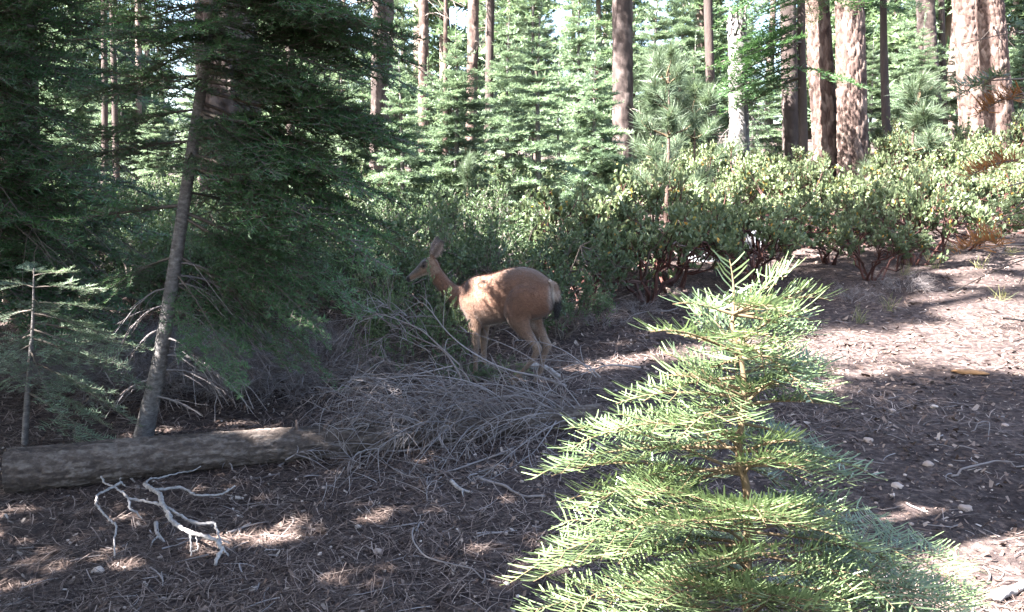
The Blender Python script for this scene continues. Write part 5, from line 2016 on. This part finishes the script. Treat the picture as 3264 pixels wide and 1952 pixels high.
STICKS = [
    ('short bleached stick piece under the bleached forked branch', 'deadwood', [(950, 612), (958, 668), (1000, 706)], .010, Z7),
    ('grey stick with two thin tips leaning on the ground by the log', 'brush', [(1690, 252), (1800, 205), (1900, 165), (2040, 172)], .005, Z7),
    ('short dark twig lying close below the log', 'brush', [(1290, 246), (1360, 270), (1432, 300)], .005, Z7),
    ('short brown stick right of the bleached branch on sunlit needles', 'brush', [(1380, 666), (1450, 640), (1525, 596)], .007, Z7),
    ('thick pale dead stick lying in sun beside the fir sapling', 'deadwood', [(1480, 50), (1540, 110), (1620, 165)], .011, lambda x, y: (282.4 + 1140 * .148 + (x - 1480) * .148, 482 + (y - 50) * .10)),
    ('second pale stick lying near the fir sapling with a forked end', 'brush', [(0, 0), (60, 15), (110, 40), (160, 44)], .008, lambda x, y: (477 + x * .42, 478 + y * .42)),
    ('long thin curved twig arching over the bare needles', 'brush', [(0, 0), (-8, 40), (10, 70), (40, 85), (85, 102)], .004, lambda x, y: (420 + x * .95, 520 + y * .62)),
    ('grey stick lying on the shaded bare soil of the trail', 'brush', [(1910, 930), (1990, 915), (2090, 885), (2208, 880)], .006, lambda x, y: (486.3 + x * .24354, 251 + y * .24354)),
    ('thin forked twig on the dark shaded soil', 'brush', [(1990, 740), (2060, 725), (2060, 780)], .003, lambda x, y: (486.3 + x * .24354, 251 + y * .24354)),
    ('weathered wood chunk at the sunny edge of the trail', 'deadwood', [(2090, 1415), (2150, 1390), (2215, 1365)], .022, lambda x, y: (486.3 + x * .24354, 251 + y * .24354)),
    ('pale barkless log piece lying just behind the deer hooves', 'deadwood', [(1320, 1160), (1400, 1165), (1480, 1185), (1560, 1240)], .030, lambda x, y: (361 + x * .1268, 219.6 + y * .1268)),
    ('bare curved stick in front of the manzanita', 'brush', [(0, 0), (40, -14), (90, -20), (125, -60)], .006, lambda x, y: (620 + x * .6, 322 + y * .5)),
]
for lab, mt, pts, r, Zf in STICKS:
    P = on_ground_path(pts, r * .75, Zf)
    P = smooth_path(P, 20)
    P[:, 2] = HG(P[:, 0], P[:, 1]) + r * .7 + .004 + .03 * (np.linspace(-1, 1, 20) ** 2 < .5) * (r < .007)
    org = P[0].copy()
    b = MB()
    rr = r * np.linspace(1.05, .6, 20) * (1 + .06 * RNG.normal(size=20))
    capped(b, P - org, rr, 9, .5)
    if r < .02:
        i = 12
        d = nrm(P[i + 1] - P[i])
        sd_ = nrm(np.cross(d, [0, 0, 1.0]))
        q = np.stack([P[i], P[i] + d * .05 + sd_ * .04 + np.array([0, 0, .01]), P[i] + d * .10 + sd_ * .07 + np.array([0, 0, .005])]) - org
        tubes(b, q[None], np.array([[r * .5, r * .35, r * .15]]), 5, .5, 0)
    o = b.build('fallen_stick', [M[mt]], loc=org)
    tag(o, lab, 'stick')

# ------------------------------------------------------------------ stones
def rock(rng, sx, sy, sz, sub=2, rough=.25):
    bm = bmesh.new()
    bmesh.ops.create_icosphere(bm, subdivisions=sub, radius=1)
    off = rng.random(3) * 50
    from mathutils import noise as mn
    for v in bm.verts:
        nz = mn.noise(v.co * 1.3 + Vector(off)) * rough + mn.noise(v.co * 3.1 + Vector(off)) * rough * .4
        v.co *= 1 + nz
        v.co = Vector((v.co.x * sx, v.co.y * sy, v.co.z * sz))
    V = np.array([v.co[:] for v in bm.verts])
    Fc = np.array([[l.index for l in f.verts] for f in bm.faces])
    bm.free()
    return V, Fc


rng = np.random.default_rng(88)
for i, (u, v, wpx, lab) in enumerate([(98, 571, 11, 'round pale stone on the brown needles below the bleached branch'), (378, 550, 10, 'buff stone on the needles in the open middle of the clearing'), (253, 587, 8, 'flat whitish stone near the lower needle drift'), (163, 597, 6, 'small pinkish stone on the needle floor'),
                                      (928, 466, 10, 'orange-tan stone on the dark shaded trail soil'), (868, 440, 9, 'buff stone beside the sapling on dark soil'), (892, 411, 7, 'pale stone high on the shaded trail edge'), (934, 409, 7, 'small white stone on the shaded trail'), (820, 447, 9, 'tan stone partly behind sapling needles'),
                                      (965, 508, 12, 'angular rust-coloured stone on sunlit trail'), (897, 487, 11, 'flat grey chip stone near the sapling'), (1005, 425, 6, 'small grey stone on the trail by the shade line'), (320, 553, 5, 'little white pebble stone near the bleached branch tip'), (447, 443, 6, 'small stone lying at the foot of the brush heap'), (880, 372, 5, 'tiny pale stone in the bright trail patch'), (358, 527, 7, 'flat brown stone half sunk in needles')]):
    p = gp(u, v)
    r = wpx * .5 / F * np.linalg.norm(p - CAMP)
    V, Fc = rock(rng, r, r * (.7 + .4 * rng.random()), r * .55, 3, .35)
    o = MB().add(V, Fc, rng.random()).build('stone', [M['stone']], loc=(p[0], p[1], HGf(p[0], p[1]) + r * .22))
    tag(o, lab, 'stone')
for u, v, w, lab in [(708, 262, 34, 'pale granite boulder showing through the manzanita stems'), (770, 250, 38, 'grey granite boulder deeper in the manzanita')]:
    p = gp(u, v)
    r = w * .5 / F * np.linalg.norm(p - CAMP)
    V, Fc = rock(rng, r, r * .8, r * .8, 4, .3)
    o = MB().add(V, Fc, .5).build('boulder', [M['granite']], loc=(p[0], p[1] + .2, HGf(p[0], p[1]) + r * .35))
    tag(o, lab, 'boulder')
# orange bark slab on the trail
p = gp(970, 374)
V, Fc = rock(rng, .13, .05, .018, 3, .3)
o = MB().add(V, Fc, .5).build('bark_slab', [M['slab']], loc=(p[0], p[1], HGf(p[0], p[1]) + .012))
o.rotation_euler = (0, 0, -.25)
tag(o, 'torn orange slab of bark lying on the trail', 'bark')

# ------------------------------------------------------------------ litter nobody could count
def spots(rng, n, ymin=2.2, ymax=10.5, pw=1.8):
    y = ymin + (ymax - ymin) * rng.random(n) ** pw
    x = (rng.random(n) * 2 - 1) * (.66 * y + .3)
    return x, y


rng = np.random.default_rng(90)
n = 72000
x, y = spots(rng, n)
keep = vnoise(x * 1.1, y * 1.1, 41) + .35 * vnoise(x * 4, y * 4, 42) + np.where(x < .16 * y, .22, -.10) + .25 > rng.random(n) * .5
x, y = x[keep], y[keep]
n = len(x)
a = rng.random(n) * 6.28 * .5 + vnoise(x * .8, y * .8, 44) * 3
ln = .05 + .11 * rng.random(n)
bend = (rng.random(n) - .5) * .7
s = np.linspace(-.5, .5, 4)
mb = MB()
cx = x[:, None] + ln[:, None] * (np.cos(a)[:, None] * s - np.sin(a)[:, None] * bend[:, None] * (s ** 2 - .1))
cy = y[:, None] + ln[:, None] * (np.sin(a)[:, None] * s + np.cos(a)[:, None] * bend[:, None] * (s ** 2 - .1))
cz = HG(cx, cy) + .004 + .012 * rng.random(n)[:, None] + (rng.random(n)[:, None] ** 3) * .02 * s * 2
P = np.stack([cx, cy, cz], -1)
wv = np.stack([-np.sin(a), np.cos(a), np.zeros(n)], -1)[:, None] * (.0011 + .0007 * rng.random(n))[:, None, None] * np.clip(y / 3.2, 1, 2.2)[:, None, None]
VV = np.stack([P - wv, P + wv], 2).reshape(n, 8, 3)
i = np.arange(n)[:, None] * 8
Fc = np.concatenate([i + np.array([[0, 2, 3, 1]]), i + np.array([[2, 4, 5, 3]]), i + np.array([[4, 6, 7, 5]])])
mb.add(VV.reshape(-1, 3), Fc, np.repeat(np.clip(rng.random(n) ** 1.3, 0, 1), 8))
o = mb.build('needle_litter', [M['litter']])
tag(o, 'dry brown pine needles scattered thickly over the forest floor', 'needles', kind='stuff')

n = 40000
x, y = spots(rng, n, 2.2, 16, 2.0)
a = rng.random(n) * 6.28
sz = (.003 + .010 * rng.random(n) ** 3.2) * np.clip(y / 4, 1, 1.8)
tilt = rng.normal(size=(n, 2)) * .45
mb = MB()
d1 = np.stack([np.cos(a), np.sin(a), tilt[:, 0]], -1) * sz[:, None] * (.8 + 1.1 * rng.random(n))[:, None]
d2 = np.stack([-np.sin(a), np.cos(a), tilt[:, 1]], -1) * sz[:, None] * .7
c = np.stack([x, y, HG(x, y) + .004 + sz * .3], -1)
j = lambda: (.75 + .5 * rng.random(n))[:, None]
VV = np.stack([c - d1 * j() - d2 * j() * .6, c + d1 * j() - d2 * j(), c + d1 * j() * .8 + d2 * j(), c - d1 * j() + d2 * j() * .7], 1)
mb.add(VV.reshape(-1, 3), np.arange(n * 4).reshape(n, 4), np.repeat(rng.random(n) ** 1.4, 4))
o = mb.build('bark_litter', [M['chip']], smooth=False)
tag(o, 'small bark flakes and dry leaves strewn over the soil', 'litter', kind='stuff')

n = 2600
x, y = spots(rng, n, 2.3, 14, 1.7)
mb = MB()
V0, F0 = rock(rng, 1, .85, .6, 1, .3)
sz = .0035 + .011 * rng.random(n) ** 3
a = rng.random(n) * 6.28
ca, sa = np.cos(a), np.sin(a)
Rm = np.zeros((n, 3, 3))
Rm[:, 0, 0], Rm[:, 0, 1], Rm[:, 1, 0], Rm[:, 1, 1], Rm[:, 2, 2] = ca, -sa, sa, ca, 1
VV = np.einsum('nij,kj->nki', Rm, V0) * sz[:, None, None] + np.stack([x, y, HG(x, y) + sz * .25], -1)[:, None]
Fc = (F0[None] + (np.arange(n) * len(V0))[:, None, None]).reshape(-1, 3)
mb.add(VV.reshape(-1, 3), Fc, np.repeat(rng.random(n), len(V0)))
o = mb.build('gravel', [M['stone']])
tag(o, 'fine gravel grains scattered across the bare soil', 'gravel', kind='stuff')

n = 900
x, y = spots(rng, n, 2.4, 10, 1.5)
a = rng.random(n) * 6.28
ln = .04 + .16 * rng.random(n) ** 2
s = np.linspace(-.5, .5, 5)
bd = rng.normal(size=n) * .35
cx = x[:, None] + ln[:, None] * (np.cos(a)[:, None] * s - np.sin(a)[:, None] * bd[:, None] * s ** 2)
cy = y[:, None] + ln[:, None] * (np.sin(a)[:, None] * s + np.cos(a)[:, None] * bd[:, None] * s ** 2)
cz = HG(cx, cy) + .005 + .012 * rng.random((n, 1))
mb = MB()
tubes(mb, np.stack([cx, cy, cz], -1), np.linspace(.0032, .0015, 5)[None] * (.5 + rng.random(n))[:, None], 4, rng.random(n))
o = mb.build('twig_litter', [M['brush']])
tag(o, 'small broken twigs scattered over the needles', 'twigs', kind='stuff')

# sparse dry grass on the trail edge
mb = MB()
for u, v in [(905, 275), (935, 268), (930, 262), (890, 310), (860, 322), (980, 268), (1000, 300), (950, 250), (1010, 255)]:
    p = gp(u, v)
    m = 26
    P = p + np.stack([rng.normal(size=m) * .03, rng.normal(size=m) * .03, np.zeros(m)], -1)
    P[:, 2] = HG(P[:, 0], P[:, 1])
    N = nrm(rng.normal(size=(m, 3)) * .45 + np.array([0, 0, 1.0]))
    needles(mb, P, N, nrm(np.cross(N, rng.normal(size=(m, 3)))), .08 + .12 * rng.random(m), .004, rng.random(m), 0, 2, bend=rng.normal(size=(m, 3)) * .4)
o = mb.build('dry_grass', [M['grass']])
tag(o, 'thin dry grass blades in small tufts along the trail edge', 'grass', kind='stuff')
